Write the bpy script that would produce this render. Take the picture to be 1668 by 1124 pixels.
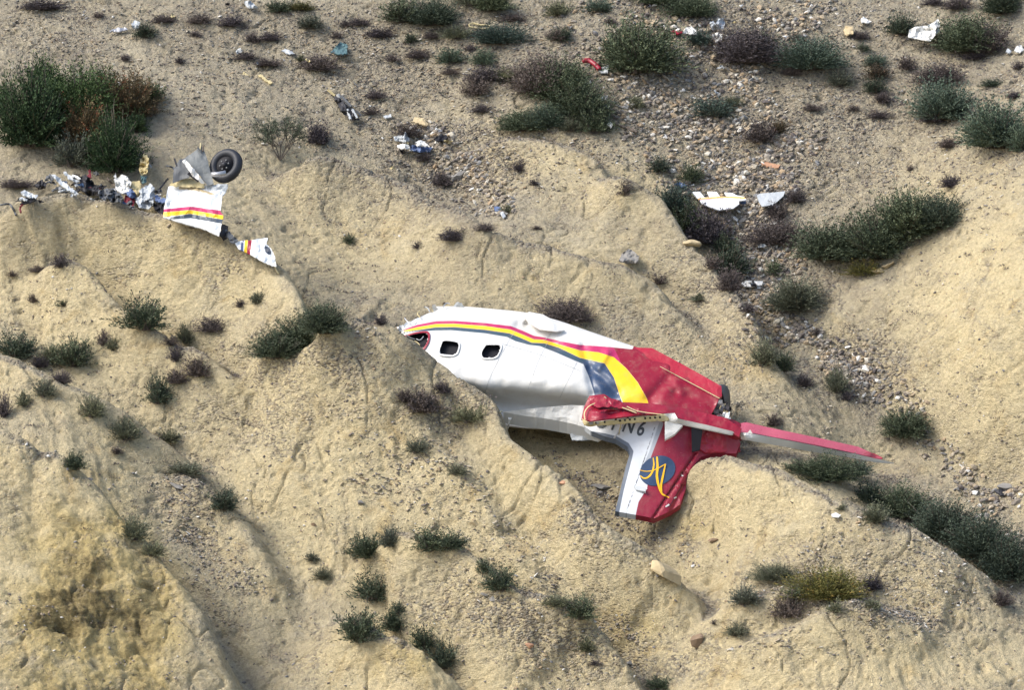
import bpy, math, random
import numpy as np
from mathutils import Vector, Matrix
from mathutils.geometry import delaunay_2d_cdt

random.seed(7)
for o in list(bpy.data.objects): bpy.data.objects.remove(o)
SC = bpy.context.scene
COL = SC.collection

# ------------------------------------------------------------------ camera, sky, sun
K = 80.0            # photo pixels per metre at the middle of the slope
D = 80.0            # camera distance
TH = math.radians(42); PI_ = math.radians(5)
CX, CY = 834.0, 562.0
Rv = np.array([1.0, 0, 0])
Fv = np.array([0, math.cos(PI_), -math.sin(PI_)])
Uv = np.array([0, math.sin(PI_), math.cos(PI_)])
Tv = Fv*math.cos(TH) + Uv*math.sin(TH)
Nv = Uv*math.cos(TH) - Fv*math.sin(TH)
CAM = -D*Fv
cd = bpy.data.cameras.new('camera'); cam = bpy.data.objects.new('camera', cd); COL.objects.link(cam)
cam.location = CAM; cam.rotation_euler = (math.radians(90)-PI_, 0, 0)
cd.sensor_width = 36; cd.lens = 36*D/(1668/K); cd.clip_end = 3000; cd.clip_start = 1
SC.camera = cam

SUN = np.array([-0.66, -0.25, 0.72]); SUN /= np.linalg.norm(SUN)
w = bpy.data.worlds.new('World'); SC.world = w; w.use_nodes = True
nt = w.node_tree; bg = nt.nodes['Background']
sky = nt.nodes.new('ShaderNodeTexSky'); sky.sky_type = 'NISHITA'; sky.sun_disc = False
sky.sun_elevation = math.asin(SUN[2]); sky.sun_rotation = math.atan2(SUN[0], SUN[1])
sky.air_density = 1.0; sky.dust_density = 2.5
nt.links.new(sky.outputs[0], bg.inputs[0]); bg.inputs[1].default_value = 0.145
sl = bpy.data.lights.new('sun', 'SUN'); sl.energy = 2.0; sl.angle = math.radians(26); sl.color = (1, .97, .90)
so = bpy.data.objects.new('sun', sl); COL.objects.link(so)
so.rotation_euler = Vector(-SUN).to_track_quat('-Z', 'Y').to_euler(); so.location = (0, 0, 60)
SC.view_settings.view_transform = 'Standard'; SC.view_settings.look = 'None'
SC.view_settings.exposure = 1.02; SC.view_settings.gamma = 1
SC.render.engine = 'CYCLES'

# ------------------------------------------------------------------ geometry helpers
ST, CT = math.sin(TH), math.cos(TH)
def pix(px, py, n=0.0):
    """photo pixel + height above the mean slope plane -> slope coordinates s,t,n"""
    px = np.asarray(px, float); py = np.asarray(py, float); n = np.asarray(n, float)
    x = (px-CX)/K/D; y = (CY-py)/K/D
    lam = (n - D*ST)/(-ST + y*CT)
    s = lam*x
    t = -D*CT + lam*(CT + y*ST)
    return s, t, n + 0*s
def wld(s, t, n):
    s = np.asarray(s)[..., None]; t = np.asarray(t)[..., None]; n = np.asarray(n)[..., None]
    return s*Rv + t*Tv + n*Nv
def P(px, py, n): return wld(*pix(px, py, n))

def lattice(ix, iy, seed):
    h = (ix.astype(np.int64)*374761393 + iy.astype(np.int64)*668265263 + seed*1442695041) & 0xffffffff
    h = ((h ^ (h >> 13))*1274126177) & 0xffffffff
    h = ((h ^ (h >> 16))*2246822519) & 0xffffffff
    return ((h ^ (h >> 15)) & 0xffffff)/float(0x800000) - 1.0
def vn(x, y, seed=0):
    x = np.asarray(x, float); y = np.asarray(y, float)
    ix = np.floor(x); iy = np.floor(y); fx = x-ix; fy = y-iy
    ix = ix.astype(np.int64); iy = iy.astype(np.int64)
    fx = fx*fx*fx*(fx*(fx*6-15)+10); fy = fy*fy*fy*(fy*(fy*6-15)+10)
    a = lattice(ix, iy, seed); b = lattice(ix+1, iy, seed); c = lattice(ix, iy+1, seed); d = lattice(ix+1, iy+1, seed)
    return (a*(1-fx)+b*fx)*(1-fy) + (c*(1-fx)+d*fx)*fy
def fbm(x, y, o, seed=0, g=.5):
    r = 0; a = 1; tot = 0
    c, s_ = math.cos(.6), math.sin(.6)
    for i in range(o):
        r = r + a*vn(x, y, seed+i*17); tot += a; a *= g
        x, y = (x*c-y*s_)*2.03+5.2, (x*s_+y*c)*2.03+1.7
    return r/tot
def ridged(x, y, o, seed=0, g=.5):
    r = 0; a = 1; tot = 0
    for i in range(o):
        r = r + a*(1-2*np.abs(vn(x, y, seed+i*31))); tot += a; a *= g
        x, y = x*2.1+3.1, y*2.1+8.4
    return r/tot
def sstep(a, b, x):
    t = np.clip((x-a)/(b-a), 0, 1); return t*t*(3-2*t)

def tps(pts):
    """thin plate spline through (x, y, z)"""
    p = np.array(pts, float); xy = p[:, :2]/100.; n = len(p)
    def U(r2): return np.where(r2 > 1e-12, r2*np.log(r2+1e-12), 0)
    d = ((xy[:, None]-xy[None])**2).sum(-1)
    A = np.zeros((n+3, n+3)); A[:n, :n] = U(d) + np.eye(n)*1e-4
    A[:n, n] = 1; A[:n, n+1:] = xy; A[n, :n] = 1; A[n+1:, :n] = xy.T
    wgt = np.linalg.lstsq(A, np.concatenate([p[:, 2], [0, 0, 0]]), rcond=None)[0]
    def f(x, y):
        x = np.asarray(x, float)/100.; y = np.asarray(y, float)/100.
        r = wgt[n] + wgt[n+1]*x + wgt[n+2]*y
        for i in range(n): r = r + wgt[i]*U((x-xy[i, 0])**2+(y-xy[i, 1])**2)
        return r
    return f

def sdpoly(px, py, poly):
    """signed distance (inside positive) in photo pixels"""
    px = np.asarray(px, float); py = np.asarray(py, float)
    q = np.array(poly, float); d = np.full(px.shape, 1e9); ins = np.zeros(px.shape, bool)
    for i in range(len(q)):
        a = q[i]; b = q[(i+1) % len(q)]
        e = b-a; wx = px-a[0]; wy = py-a[1]
        k = np.clip((wx*e[0]+wy*e[1])/max(e@e, 1e-9), 0, 1)
        d = np.minimum(d, np.hypot(wx-k*e[0], wy-k*e[1]))
        c = (a[1] > py) != (b[1] > py)
        with np.errstate(divide='ignore', invalid='ignore'):
            xi = (b[0]-a[0])*(py-a[1])/(b[1]-a[1] if b[1] != a[1] else 1e-9)+a[0]
        ins ^= c & (px < xi)
    return np.where(ins, d, -d)

# ------------------------------------------------------------------ objects and tags
def tag(o, label=None, cat=None, group=None, kind=None):
    if label: o['label'] = label
    if cat: o['category'] = cat
    if group: o['group'] = group
    if kind: o['kind'] = kind
    return o
def empty(name, loc, label, cat, group=None):
    o = bpy.data.objects.new(name, None); COL.objects.link(o); o.location = loc; o.empty_display_size = .2
    return tag(o, label, cat, group)
def chain(o):
    v = np.zeros(3)
    while o is not None: v = v+np.array(o.location); o = o.parent
    return v
def mesh(name, verts, faces, mat, parent=None, loc=None, smooth=False, attrs=None, mats=None, midx=None):
    verts = np.asarray(verts, float)
    if parent is not None: off = chain(parent)
    elif loc is not None: off = np.asarray(loc, float)
    else: off = np.zeros(3)
    me = bpy.data.meshes.new(name)
    if isinstance(faces, np.ndarray):
        k = faces.shape[1]
        me.vertices.add(len(verts)); me.vertices.foreach_set('co', (verts-off).astype(np.float32).ravel())
        me.loops.add(faces.size); me.loops.foreach_set('vertex_index', faces.astype(np.int32).ravel())
        me.polygons.add(len(faces)); me.polygons.foreach_set('loop_start', np.arange(0, faces.size, k, dtype=np.int32))
        me.update(calc_edges=True); me.validate()
    else:
        me.from_pydata([tuple(v) for v in (verts-off)], [], faces); me.update()
    for m in (mats or [mat]):
        if m: me.materials.append(m)
    if midx is not None: me.polygons.foreach_set('material_index', np.asarray(midx, dtype=np.int32))
    me.polygons.foreach_set('use_smooth', np.full(len(me.polygons), bool(smooth)))
    for k_, v in (attrs or {}).items():
        a = me.attributes.new(k_, 'FLOAT', 'POINT'); a.data.foreach_set('value', np.asarray(v, np.float32))
    o = bpy.data.objects.new(name, me); COL.objects.link(o)
    if parent is not None: o.parent = parent
    elif loc is not None: o.location = loc
    return o

# ------------------------------------------------------------------ materials
def lin(r, g, b):
    return tuple(((c/255)/12.92 if c/255 <= .04045 else ((c/255+.055)/1.055)**2.4) for c in (r, g, b))
class NT:
    def __init__(s, name, rough=.8, spec=.3, metal=0):
        s.m = bpy.data.materials.new(name); s.m.use_nodes = True; s.t = s.m.node_tree
        s.b = s.t.nodes['Principled BSDF']; s.b.inputs['Roughness'].default_value = rough
        s.b.inputs['Specular IOR Level'].default_value = spec; s.b.inputs['Metallic'].default_value = metal
        s.tc = s.n('ShaderNodeTexCoord')
        s.geo = s.n('ShaderNodeNewGeometry')
    def n(s, typ, **kw):
        x = s.t.nodes.new(typ)
        for k, v in kw.items(): setattr(x, k, v)
        return x
    def l(s, a, b): s.t.links.new(a, b)
    def pos(s): return s.geo.outputs['Position']
    def scaled(s, v, sc, rot=(0, 0, 0)):
        m = s.n('ShaderNodeMapping'); m.inputs['Scale'].default_value = sc; m.inputs['Rotation'].default_value = rot
        s.l(v, m.inputs[0]); return m.outputs[0]
    def noise(s, sc, det=4, rough=.55, vec=None, dist=0):
        x = s.n('ShaderNodeTexNoise'); x.inputs['Scale'].default_value = sc; x.inputs['Detail'].default_value = det
        x.inputs['Roughness'].default_value = rough; x.inputs['Distortion'].default_value = dist
        s.l(vec or s.pos(), x.inputs['Vector']); return x.outputs['Fac']
    def vor(s, sc, vec=None, feat='F1', rnd=1):
        x = s.n('ShaderNodeTexVoronoi'); x.feature = feat; x.inputs['Scale'].default_value = sc; x.inputs['Randomness'].default_value = rnd
        s.l(vec or s.pos(), x.inputs['Vector']); return x
    def ramp(s, v, stops, interp='LINEAR'):
        r = s.n('ShaderNodeValToRGB'); r.color_ramp.interpolation = interp; e = r.color_ramp.elements
        e[0].position, c0 = stops[0]; e[1].position, c1 = stops[1]
        def c4(c): return (c, c, c, 1) if isinstance(c, (int, float)) else (*c, 1)
        e[0].color = c4(c0); e[1].color = c4(c1)
        for p, c in stops[2:]:
            q = e.new(p); q.color = c4(c)
        s.l(v, r.inputs[0]); return r.outputs[0]
    def attr(s, name): a = s.n('ShaderNodeAttribute'); a.attribute_name = name; return a.outputs['Fac']
    def math(s, op, a, b=None, clamp=False):
        m = s.n('ShaderNodeMath'); m.operation = op; m.use_clamp = clamp
        for i, v in enumerate((a, b)):
            if v is None: continue
            if isinstance(v, (int, float)): m.inputs[i].default_value = v
            else: s.l(v, m.inputs[i])
        return m.outputs[0]
    def mr(s, v, a, b, c=0., d=1.):
        m = s.n('ShaderNodeMapRange'); m.inputs[1].default_value = a; m.inputs[2].default_value = b
        m.inputs[3].default_value = c; m.inputs[4].default_value = d; s.l(v, m.inputs[0]); return m.outputs[0]
    def mix(s, f, a, b, mode='MIX'):
        m = s.n('ShaderNodeMix'); m.data_type = 'RGBA'; m.blend_type = mode
        for i, v in ((0, f), (6, a), (7, b)):
            if isinstance(v, (int, float)): m.inputs[i].default_value = v if i == 0 else (v, v, v, 1)
            elif isinstance(v, tuple): m.inputs[i].default_value = (*v, 1)
            else: s.l(v, m.inputs[i])
        return m.outputs[2]
    def bump(s, h, st=.5, dist=.02, nrm=None):
        b = s.n('ShaderNodeBump'); b.inputs['Strength'].default_value = st; b.inputs['Distance'].default_value = dist
        s.l(h, b.inputs['Height'])
        if nrm: s.l(nrm, b.inputs['Normal'])
        return b.outputs[0]
    def out(s, col=None, nrm=None, rough=None):
        if col is not None:
            if isinstance(col, tuple): s.b.inputs['Base Color'].default_value = (*col, 1)
            else: s.l(col, s.b.inputs['Base Color'])
        if nrm: s.l(nrm, s.b.inputs['Normal'])
        if rough: s.l(rough, s.b.inputs['Roughness'])
        return s.m

def ground_material():
    g = NT('soil', rough=.95, spec=.15)
    yel, grv, drk = g.attr('yel'), g.attr('grv'), g.attr('drk')
    n1 = g.noise(.55, 6, .6); n2 = g.noise(2.6, 7, .65, dist=.4); n3 = g.noise(14, 6, .7); n4 = g.noise(55, 4, .7)
    yf = g.math('ADD', yel, g.mr(n2, .3, .7, -.35, .35), True)
    grey = g.mix(g.mr(n1, .35, .65), (.31, .268, .195), (.42, .365, .262))
    yell = g.mix(g.mr(n2, .32, .68), (.635, .520, .298), (.555, .468, .290))
    col = g.mix(yf, grey, yell)
    # ochre iron stains
    st = g.mr(g.noise(1.3, 5, .6, dist=.8), .56, .72)
    col = g.mix(g.math('MULTIPLY', g.math('MULTIPLY', st, yel), .55), col, (.44, .30, .115))
    # pale chalky flush
    pale = g.mr(g.noise(.9, 6, .62, vec=g.scaled(g.pos(), (1, 1, 1.6))), .55, .70)
    col = g.mix(g.math('MULTIPLY', pale, .35), col, (.50, .445, .32))
    # dark shaly bedrock
    dk = g.mix(g.mr(g.noise(5, 6, .7, vec=g.scaled(g.pos(), (1, 1, 2.2), (.3, .5, 0))), .35, .65), (.11, .085, .045), (.38, .30, .14))
    col = g.mix(g.mr(drk, .05, .45, 0, .85), col, (.50, .39, .175))
    col = g.mix(g.mr(drk, .45, .95), col, dk)
    # gravel: cells of stone colour
    vv = g.vor(17, vec=g.scaled(g.pos(), (1, .8, 1.5), (0, .35, 0)))
    cell = g.n('ShaderNodeSeparateColor'); g.l(vv.outputs['Color'], cell.inputs[0])
    stone = g.ramp(cell.outputs[0], [(0, (.13, .11, .10)), (1, (.46, .40, .30)), (.35, (.22, .19, .155)), (.6, (.30, .24, .165)), (.8, (.20, .20, .19))])
    gm = g.math('MULTIPLY', g.mr(g.math('ADD', g.math('ADD', g.math('MULTIPLY', g.noise(7, 4, .6), .5), g.math('MULTIPLY', g.noise(.9, 4, .7, dist=1.), .9)), g.math('MULTIPLY', grv, .42)), .70, .98), g.mr(cell.outputs[1], .30, .35))
    col = g.mix(g.math('MULTIPLY', g.mr(g.math('ADD', grv, g.mr(n2, .3, .7, -.3, .3)), .4, .95), .42), col, (.29, .255, .21))
    col = g.mix(g.math('MULTIPLY', gm, .8), col, stone)
    # fine mottling, flecks and specks
    col = g.mix(1.0, col, g.mix(g.mr(n3, .28, .72), .70, 1.26), 'MULTIPLY')
    col = g.mix(1.0, col, g.mix(g.mr(n4, .28, .72), .82, 1.18), 'MULTIPLY')
    fl = g.mr(g.noise(7, 6, .8, vec=g.scaled(g.pos(), (1, 1, 2.6), (0, .45, 0)), dist=.8), .575, .64)
    col = g.mix(g.math('MULTIPLY', fl, g.math('ADD', g.math('MULTIPLY', grv, .40), .12)), col, (.12, .10, .085))
    v2 = g.vor(9)
    sp = g.math('LESS_THAN', v2.outputs['Distance'], .085)
    c2 = g.n('ShaderNodeSeparateColor'); g.l(v2.outputs['Color'], c2.inputs[0])
    sp = g.math('MULTIPLY', sp, g.math('GREATER_THAN', c2.outputs[0], .6))
    col = g.mix(g.math('MULTIPLY', sp, .75), col, (.10, .08, .07))
    sh = g.math('ADD', g.math('MULTIPLY', g.noise(6, 8, .72, vec=g.scaled(g.pos(), (1, 1, 1.5), (0, .4, 0))), 1.4), g.math('MULTIPLY', n4, .25))
    sh = g.math('ADD', sh, g.math('MULTIPLY', g.math('MULTIPLY', vv.outputs['Distance'], gm), -1.2))
    return g.out(col, g.bump(sh, 1.0, .10))

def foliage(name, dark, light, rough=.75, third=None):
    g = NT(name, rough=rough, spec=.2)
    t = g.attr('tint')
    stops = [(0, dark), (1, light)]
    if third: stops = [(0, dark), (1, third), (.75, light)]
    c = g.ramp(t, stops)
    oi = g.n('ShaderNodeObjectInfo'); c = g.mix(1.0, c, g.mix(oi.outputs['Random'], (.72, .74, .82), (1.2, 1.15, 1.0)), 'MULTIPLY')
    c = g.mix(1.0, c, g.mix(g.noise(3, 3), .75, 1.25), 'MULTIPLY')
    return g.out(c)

def paint_mat(name, base, layers=(), dirt=.25, rough=.38, inner=None, bumps=.3):
    """aircraft paint; each layer is a point attribute holding the signed distance to a painted shape"""
    g = NT(name, rough=rough, spec=.5)
    col = base
    for a, c in layers: col = g.mix(g.mr(g.attr(a), -.5, .5), col, c)
    col = g.mix(g.math('MULTIPLY', g.mr(g.noise(5, 6, .65, dist=.5), .5, .75), dirt), col, (.33, .27, .18))
    sc = g.mr(g.noise(18, 3, .6, vec=g.scaled(g.pos(), (1, 1, 3), (0, .6, 0))), .66, .70)
    col = g.mix(g.math('MULTIPLY', sc, dirt), col, (.55, .53, .5))
    nrm = g.bump(g.noise(4.5, 4, .5), bumps, .05)
    return g.out(col, nrm, g.mr(g.noise(6, 4), .3, .7, rough-.1, rough+.25))
def plain(name, col, rough=.6, metal=0, var=.2, sc=12, bump=.2, spec=.4):
    g = NT(name, rough=rough, metal=metal, spec=spec)
    c = g.mix(1.0, col, g.mix(g.noise(sc, 5, .65), 1-var, 1+var), 'MULTIPLY')
    return g.out(c, g.bump(g.noise(sc*1.5, 4), bump, .02))

WHITE = (.62, .61, .575); RED = (.235, .004, .020); MAG = (.42, .02, .10); YEL = (.80, .50, .01); NAVY = (.03, .055, .11)
M = {}
M['soil'] = ground_material()
M['white'] = paint_mat('white_paint', WHITE, dirt=.18)
M['red'] = paint_mat('red_paint', RED, dirt=.12)
M['darkred'] = paint_mat('deep_red_paint', (.34, .012, .03), dirt=.12)
M['steel'] = plain('bare_metal', (.42, .42, .43), .45, .6)
M['grey'] = plain('grey_metal', (.10, .105, .11), .6, .1)
M['maroon'] = plain('maroon_paint', (.13, .01, .02), .6)
M['dark'] = plain('dark_metal', (.03, .03, .035), .6, .2)
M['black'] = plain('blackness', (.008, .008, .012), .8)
M['tan'] = plain('primer_tan', (.46, .38, .20), .6)
M['rubber'] = plain('tyre_rubber', (.018, .02, .026), .55)
M['navy'] = plain('navy_paint', NAVY, .4)
M['yellow'] = plain('yellow_paint', (.78, .42, .01), .4, var=.08)
M['letter'] = plain('letter_paint', (.06, .07, .08), .5)
M['blue'] = plain('blue_cloth', (.10, .14, .25), .8)
M['teal'] = plain('teal_cloth', (.07, .13, .14), .8)
M['palegrey'] = plain('pale_grey_paint', (.40, .42, .43), .5, var=.08)
M['orange'] = plain('orange_board', (.40, .22, .13), .8)
M['wood'] = plain('dry_wood', (.14, .11, .085), .9, sc=25)
M['twig'] = plain('twig', (.10, .082, .065), .9)
M['rock'] = plain('pale_rock', (.43, .34, .20), .95, var=.35, sc=6, bump=.8)
M['brownrock'] = plain('brown_rock', (.20, .14, .09), .95, var=.35, sc=6, bump=.8)
M['greyrock'] = plain('grey_rock', (.20, .19, .175), .95, var=.35, sc=6, bump=.8)
M['G'] = foliage('dark_green_leaves', (.020, .034, .022), (.145, .175, .110))
M['F'] = foliage('fresh_green_leaves', (.014, .03, .013), (.085, .135, .052))
M['S'] = foliage('sage_leaves', (.06, .072, .050), (.25, .26, .175))
M['P'] = foliage('dry_purple_twigs', (.045, .037, .040), (.18, .15, .145))
M['O'] = foliage('olive_leaves', (.035, .045, .018), (.16, .15, .05), third=(.27, .16, .05))
M['B'] = foliage('reddish_brown_leaves', (.05, .045, .026), (.14, .105, .06), third=(.28, .075, .045))
M['T'] = foliage('blue_green_leaves', (.03, .05, .038), (.16, .21, .155))

# ------------------------------------------------------------------ terrain
BASE = tps([
 (-300,-300,.3),(400,-300,.2),(1200,-300,.1),(2000,-300,.4),(-400,600,.6),(-400,1400,1.6),(2100,1400,.8),(2100,500,1.8),(834,1500,.3),
 (0,750,1.1),(100,850,1.6),(60,1000,1.8),(220,1060,1.0),(0,1124,1.9),(250,760,.15),(350,900,.1),(430,1050,.0),
 (500,750,.45),(600,650,.65),(620,800,.35),(700,520,-.15),(900,620,-.45),(1000,760,-.5),(900,725,-.55),(1080,880,-.35),(870,930,-.35),
 (1200,640,-.15),(1300,700,.05),(1250,850,.5),(1400,900,.6),(1550,1000,.7),(1300,1080,.7),(1600,880,.0),(1100,1000,.0),(1000,1060,-.3),
 (1300,560,-.4),(1420,630,-.8),(1520,730,-.95),(1640,810,-.75),(1200,430,-.5),(1150,340,-.35),
 (1600,500,1.35),(1668,350,1.7),(1668,620,1.7),(1590,640,.7),(1500,330,.25),(1440,480,.1),(1530,560,.45),
 (300,200,.3),(0,50,.2),(800,150,.0),(750,300,-.45),(1300,150,.0),(1000,300,.1),(1600,100,.2),
 (100,350,.55),(300,430,.6),(200,500,.2),(50,520,.35),(150,610,.1),(350,660,.3),(450,640,.5),(520,450,-.1),(750,440,.2)])
RIDGES = [  # crest as seen in the photograph, height, width of the far side, width of the near side
 ([(-90,650),(30,710),(95,738),(150,785),(200,850),(270,925),(330,1000),(380,1110),(420,1200)], .62, .5, 1.5),
 ([(-90,540),(0,578),(60,602),(120,630),(200,668),(300,745),(400,830)], .5, .38, .9),
 ([(20,370),(110,420),(170,470),(220,520),(270,548),(350,585),(430,660)], .45, .36, .8),
 ([(-90,375),(20,335),(60,320),(140,315),(270,350),(380,392),(450,432),(490,487),(530,540),(570,620)], .75, .5, .9),
 ([(360,606),(420,584),(470,583),(530,556),(575,525),(620,530)], .26, .3, .8),
 ([(530,515),(590,513),(650,536),(700,575),(760,620),(805,655),(827,706),(870,745),(930,790),(980,850),(1060,905),(1110,945),(1160,985)], .92, .5, 1.25),
 ([(520,640),(600,680),(690,760),(790,880),(900,990),(990,1060),(1060,1120)], .10, .5, .9),
 ([(1110,1110),(1180,1070),(1260,1035),(1400,1010),(1560,1040)], .2, .4, .8),
 ([(570,892),(620,886),(690,872),(760,895),(840,960),(900,975),(960,1000),(1020,1075),(1080,1150)], .6, .42, 1.0),
 ([(520,950),(600,1015),(650,1040),(700,1072),(760,1118),(800,1160)], .55, .4, .9),
 ([(1112,810),(1122,778),(1150,755),(1220,757),(1290,775),(1390,832),(1480,860),(1540,895),(1600,932),(1700,965)], .5, .4, 1.0),
 ([(420,250),(540,258),(640,290),(700,322),(780,362),(900,402),(1020,437),(1090,485),(1180,560)], .48, .4, .9),
 ([(940,250),(1060,312),(1110,372),(1160,430),(1210,490),(1280,590),(1340,650)], .48, .45, .8),
 ([(740,262),(790,238),(850,226),(920,238),(980,270),(1030,330)], .2, .3, .6),
 ([(1110,1070),(1180,990),(1260,960),(1400,980),(1560,1050)], .25, .5, .9),
 ([(230,740),(330,790),(430,900),(470,1040)], .28, .5, .7),
]
GULLIES = [  # line, depth, half width
 ([(1120,735),(1180,735),(1250,738),(1340,755),(1420,775),(1480,800)], .5, .35),
 ([(830,730),(900,760),(990,840),(1050,900),(1120,960)], .3, .5),
 ([(690,660),(750,765),(810,860),(880,955),(960,1040),(1030,1100)], .42, .45),
 ([(1340,560),(1400,620),(1470,690),(1530,730),(1570,770),(1680,830)], .42, .4), ([(1470,690),(1530,610),(1600,480)], .12, .3), ([(660,560),(690,640),(720,700)], .12, .25), ([(100,740),(60,860),(90,960)], .18, .2), ([(200,860),(230,960),(300,1100)], .2, .25), ([(1250,880),(1180,930),(1140,1000)], .15, .3), ([(450,640),(420,700),(430,780)], .15, .3), ([(130,400),(160,440)], .1, .2),
 ([(1180,360),(1230,440),(1280,530),(1380,610)], .2, .8),
 ([(510,870),(515,920),(560,960)], .1, .2), ([(430,900),(455,1000),(470,1100)], .12, .25),
 ([(640,270),(740,320),(840,360)], .2, .6),
 ([(330,560),(280,640),(200,700)], .2, .35),
]
DS, DT = .030, .036
s_in = np.arange(-13.2, 13.2001, DS); t_in = np.arange(-13.5, 13.5001, DT)
S2, T2 = np.meshgrid(s_in, t_in)          # rows = t
def base_at(s, t):
    """base field is given at the pixel where the mean plane shows"""
    b = t*ST; c = t*CT
    k = K*D/(D+c)
    return BASE(CX+s*k, CY-b*k)
# coarse evaluation then bilinear upsampling
sc_, tc_ = np.linspace(-14, 14, 150), np.linspace(-14.5, 14.5, 150)
cs, ct = np.meshgrid(sc_, tc_); CB = base_at(cs, ct)
def bil(A, xs, ys, x, y):
    fx = np.clip((x-xs[0])/(xs[1]-xs[0]), 0, len(xs)-1.001); fy = np.clip((y-ys[0])/(ys[1]-ys[0]), 0, len(ys)-1.001)
    ix = fx.astype(int); iy = fy.astype(int); fx = fx-ix; fy = fy-iy
    return (A[iy, ix]*(1-fx)+A[iy, ix+1]*fx)*(1-fy)+(A[iy+1, ix]*(1-fx)+A[iy+1, ix+1]*fx)*fy
Hh = bil(CB, sc_, tc_, S2, T2)
def crest_st(pts, h):
    out = []
    for (a, b) in pts:
        n = h
        for _ in range(6):
            s, t, _n = pix(a, b, n); n = float(bil(CB, sc_, tc_, np.array([float(s)]), np.array([float(t)]))[0]) + h
        out.append((float(s), float(t)))
    return out
def densify(pts, m=6):
    p = np.array(pts, float); q = [p[0]]
    for i in range(len(p)-1):
        p0 = p[max(i-1, 0)]; p1 = p[i]; p2 = p[i+1]; p3 = p[min(i+2, len(p)-1)]
        for j in range(1, m+1):
            u = j/m
            q.append(.5*((2*p1)+(-p0+p2)*u+(2*p0-5*p1+4*p2-p3)*u*u+(-p0+3*p1-3*p2+p3)*u**3))
    return np.array(q)
def linefield(pts, reach):
    q = densify(pts, 4)
    seg = np.hypot(*(q[1:]-q[:-1]).T); L = np.concatenate([[0], np.cumsum(seg)])
    x0, y0 = q.min(0)-reach; x1, y1 = q.max(0)+reach
    i0, i1 = np.searchsorted(s_in, [x0, x1]); j0, j1 = np.searchsorted(t_in, [y0, y1])
    X = S2[j0:j1, i0:i1]; Y = T2[j0:j1, i0:i1]
    X = X + .10*fbm(X*1.3, Y*1.3, 3, 5); Y = Y + .10*fbm(X*1.3+9, Y*1.3, 3, 6)
    d = np.full(X.shape, 1e9); sg = np.zeros(X.shape); al = np.zeros(X.shape)
    for i in range(len(q)-1):
        e = q[i+1]-q[i]; wx = X-q[i, 0]; wy = Y-q[i, 1]
        k = np.clip((wx*e[0]+wy*e[1])/(e@e), 0, 1)
        dd = np.hypot(wx-k*e[0], wy-k*e[1]); m = dd < d
        d = np.where(m, dd, d); sg = np.where(m, np.sign(e[0]*wy-e[1]*wx), sg); al = np.where(m, L[i]+k*seg[i], al)
    return (slice(j0, j1), slice(i0, i1)), d, sg, al, L[-1]
def blur(A, r):
    k = np.exp(-.5*(np.arange(-3*r, 3*r+1)/r)**2); k /= k.sum()
    for ax in (0, 1):
        pad = [(0, 0), (0, 0)]; pad[ax] = (3*r, 3*r); B = np.pad(A, pad, mode='edge'); C = np.zeros_like(A)
        for i, kk in enumerate(k):
            C += kk*(B[i:i+A.shape[0], :] if ax == 0 else B[:, i:i+A.shape[1]])
        A = C
    return A
H0 = Hh
OFF = [[0.]*len(r[0]) for r in RIDGES]
def relief():
    H_ = H0.copy()
    for ir, (pts, h, wf, wn) in enumerate(RIDGES):
        h *= 1.9
        pts = [(a+0, b+o_) for (a, b), o_ in zip(pts, OFF[ir])]
        sl_, d, sg, al, LL = linefield(crest_st(pts, h), wn*5)
        taper = sstep(0, 2.0 if len(pts) > 9 else 1.3, al)*sstep(0, min(3.2, LL*.45), LL-al)
        far = 1-sstep(0, wf*1.0, d)-.30*np.exp(-((d-wf*1.25)/(wf*.7))**2); near = 1/(1+(d/wn)**2)*(1-sstep(wn*3, wn*5, d))
        # left of travel (upper right in the picture) is the far side
        H_[sl_] += h*taper*np.where(sg > 0, far, near)
    for pts, h, wd in GULLIES:
        sl_, d, sg, al, LL = linefield(crest_st(pts, -h), wd*4)
        H_[sl_] -= h*sstep(0, .8, al)*sstep(0, .8, LL-al)*np.exp(-np.sqrt((d/wd)**2+.02)*1.3)
    return blur(H_, 2)
for it in range(4):
    Hh = relief()
    if it == 3: break
    # slide every crest point until the ridge line really shows where the photograph has it
    for ir, (pts, h, wf, wn) in enumerate(RIDGES):
        cst = crest_st([(a, b+o_) for (a, b), o_ in zip(pts, OFF[ir])], h*1.9)
        for iv, ((a, b), (s_, t_)) in enumerate(zip(pts, cst)):
            tt = np.arange(t_-1.1, t_+1.1, .04); n_ = bil(Hh, s_in, t_in, np.full(tt.shape, s_), tt)
            b_ = tt*ST+n_*CT; c_ = tt*CT-n_*ST; yy = CY-b_*K*D/(D+c_)
            mn = [k for k in range(1, len(yy)-1) if yy[k] < yy[k-1] and yy[k] <= yy[k+1]]
            if mn:
                k = min(mn, key=lambda k: abs(tt[k]-t_)); OFF[ir][iv] += float(np.clip((b-yy[k])*.8, -30, 30))
def px_of(s, t, n):
    b = t*ST + n*CT; c = t*CT - n*ST; k = K*D/(D+c)
    return CX+s*k, CY-b*k
PX, PY = px_of(S2, T2, Hh)
def region(blobs, soft=1.0):
    r = np.zeros(PX.shape)
    for (x, y, rx, ry, v) in blobs:
        r = np.maximum(r, v*np.exp(-(((PX-x)/rx)**2+((PY-y)/ry)**2)*.9))
    return r
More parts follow.
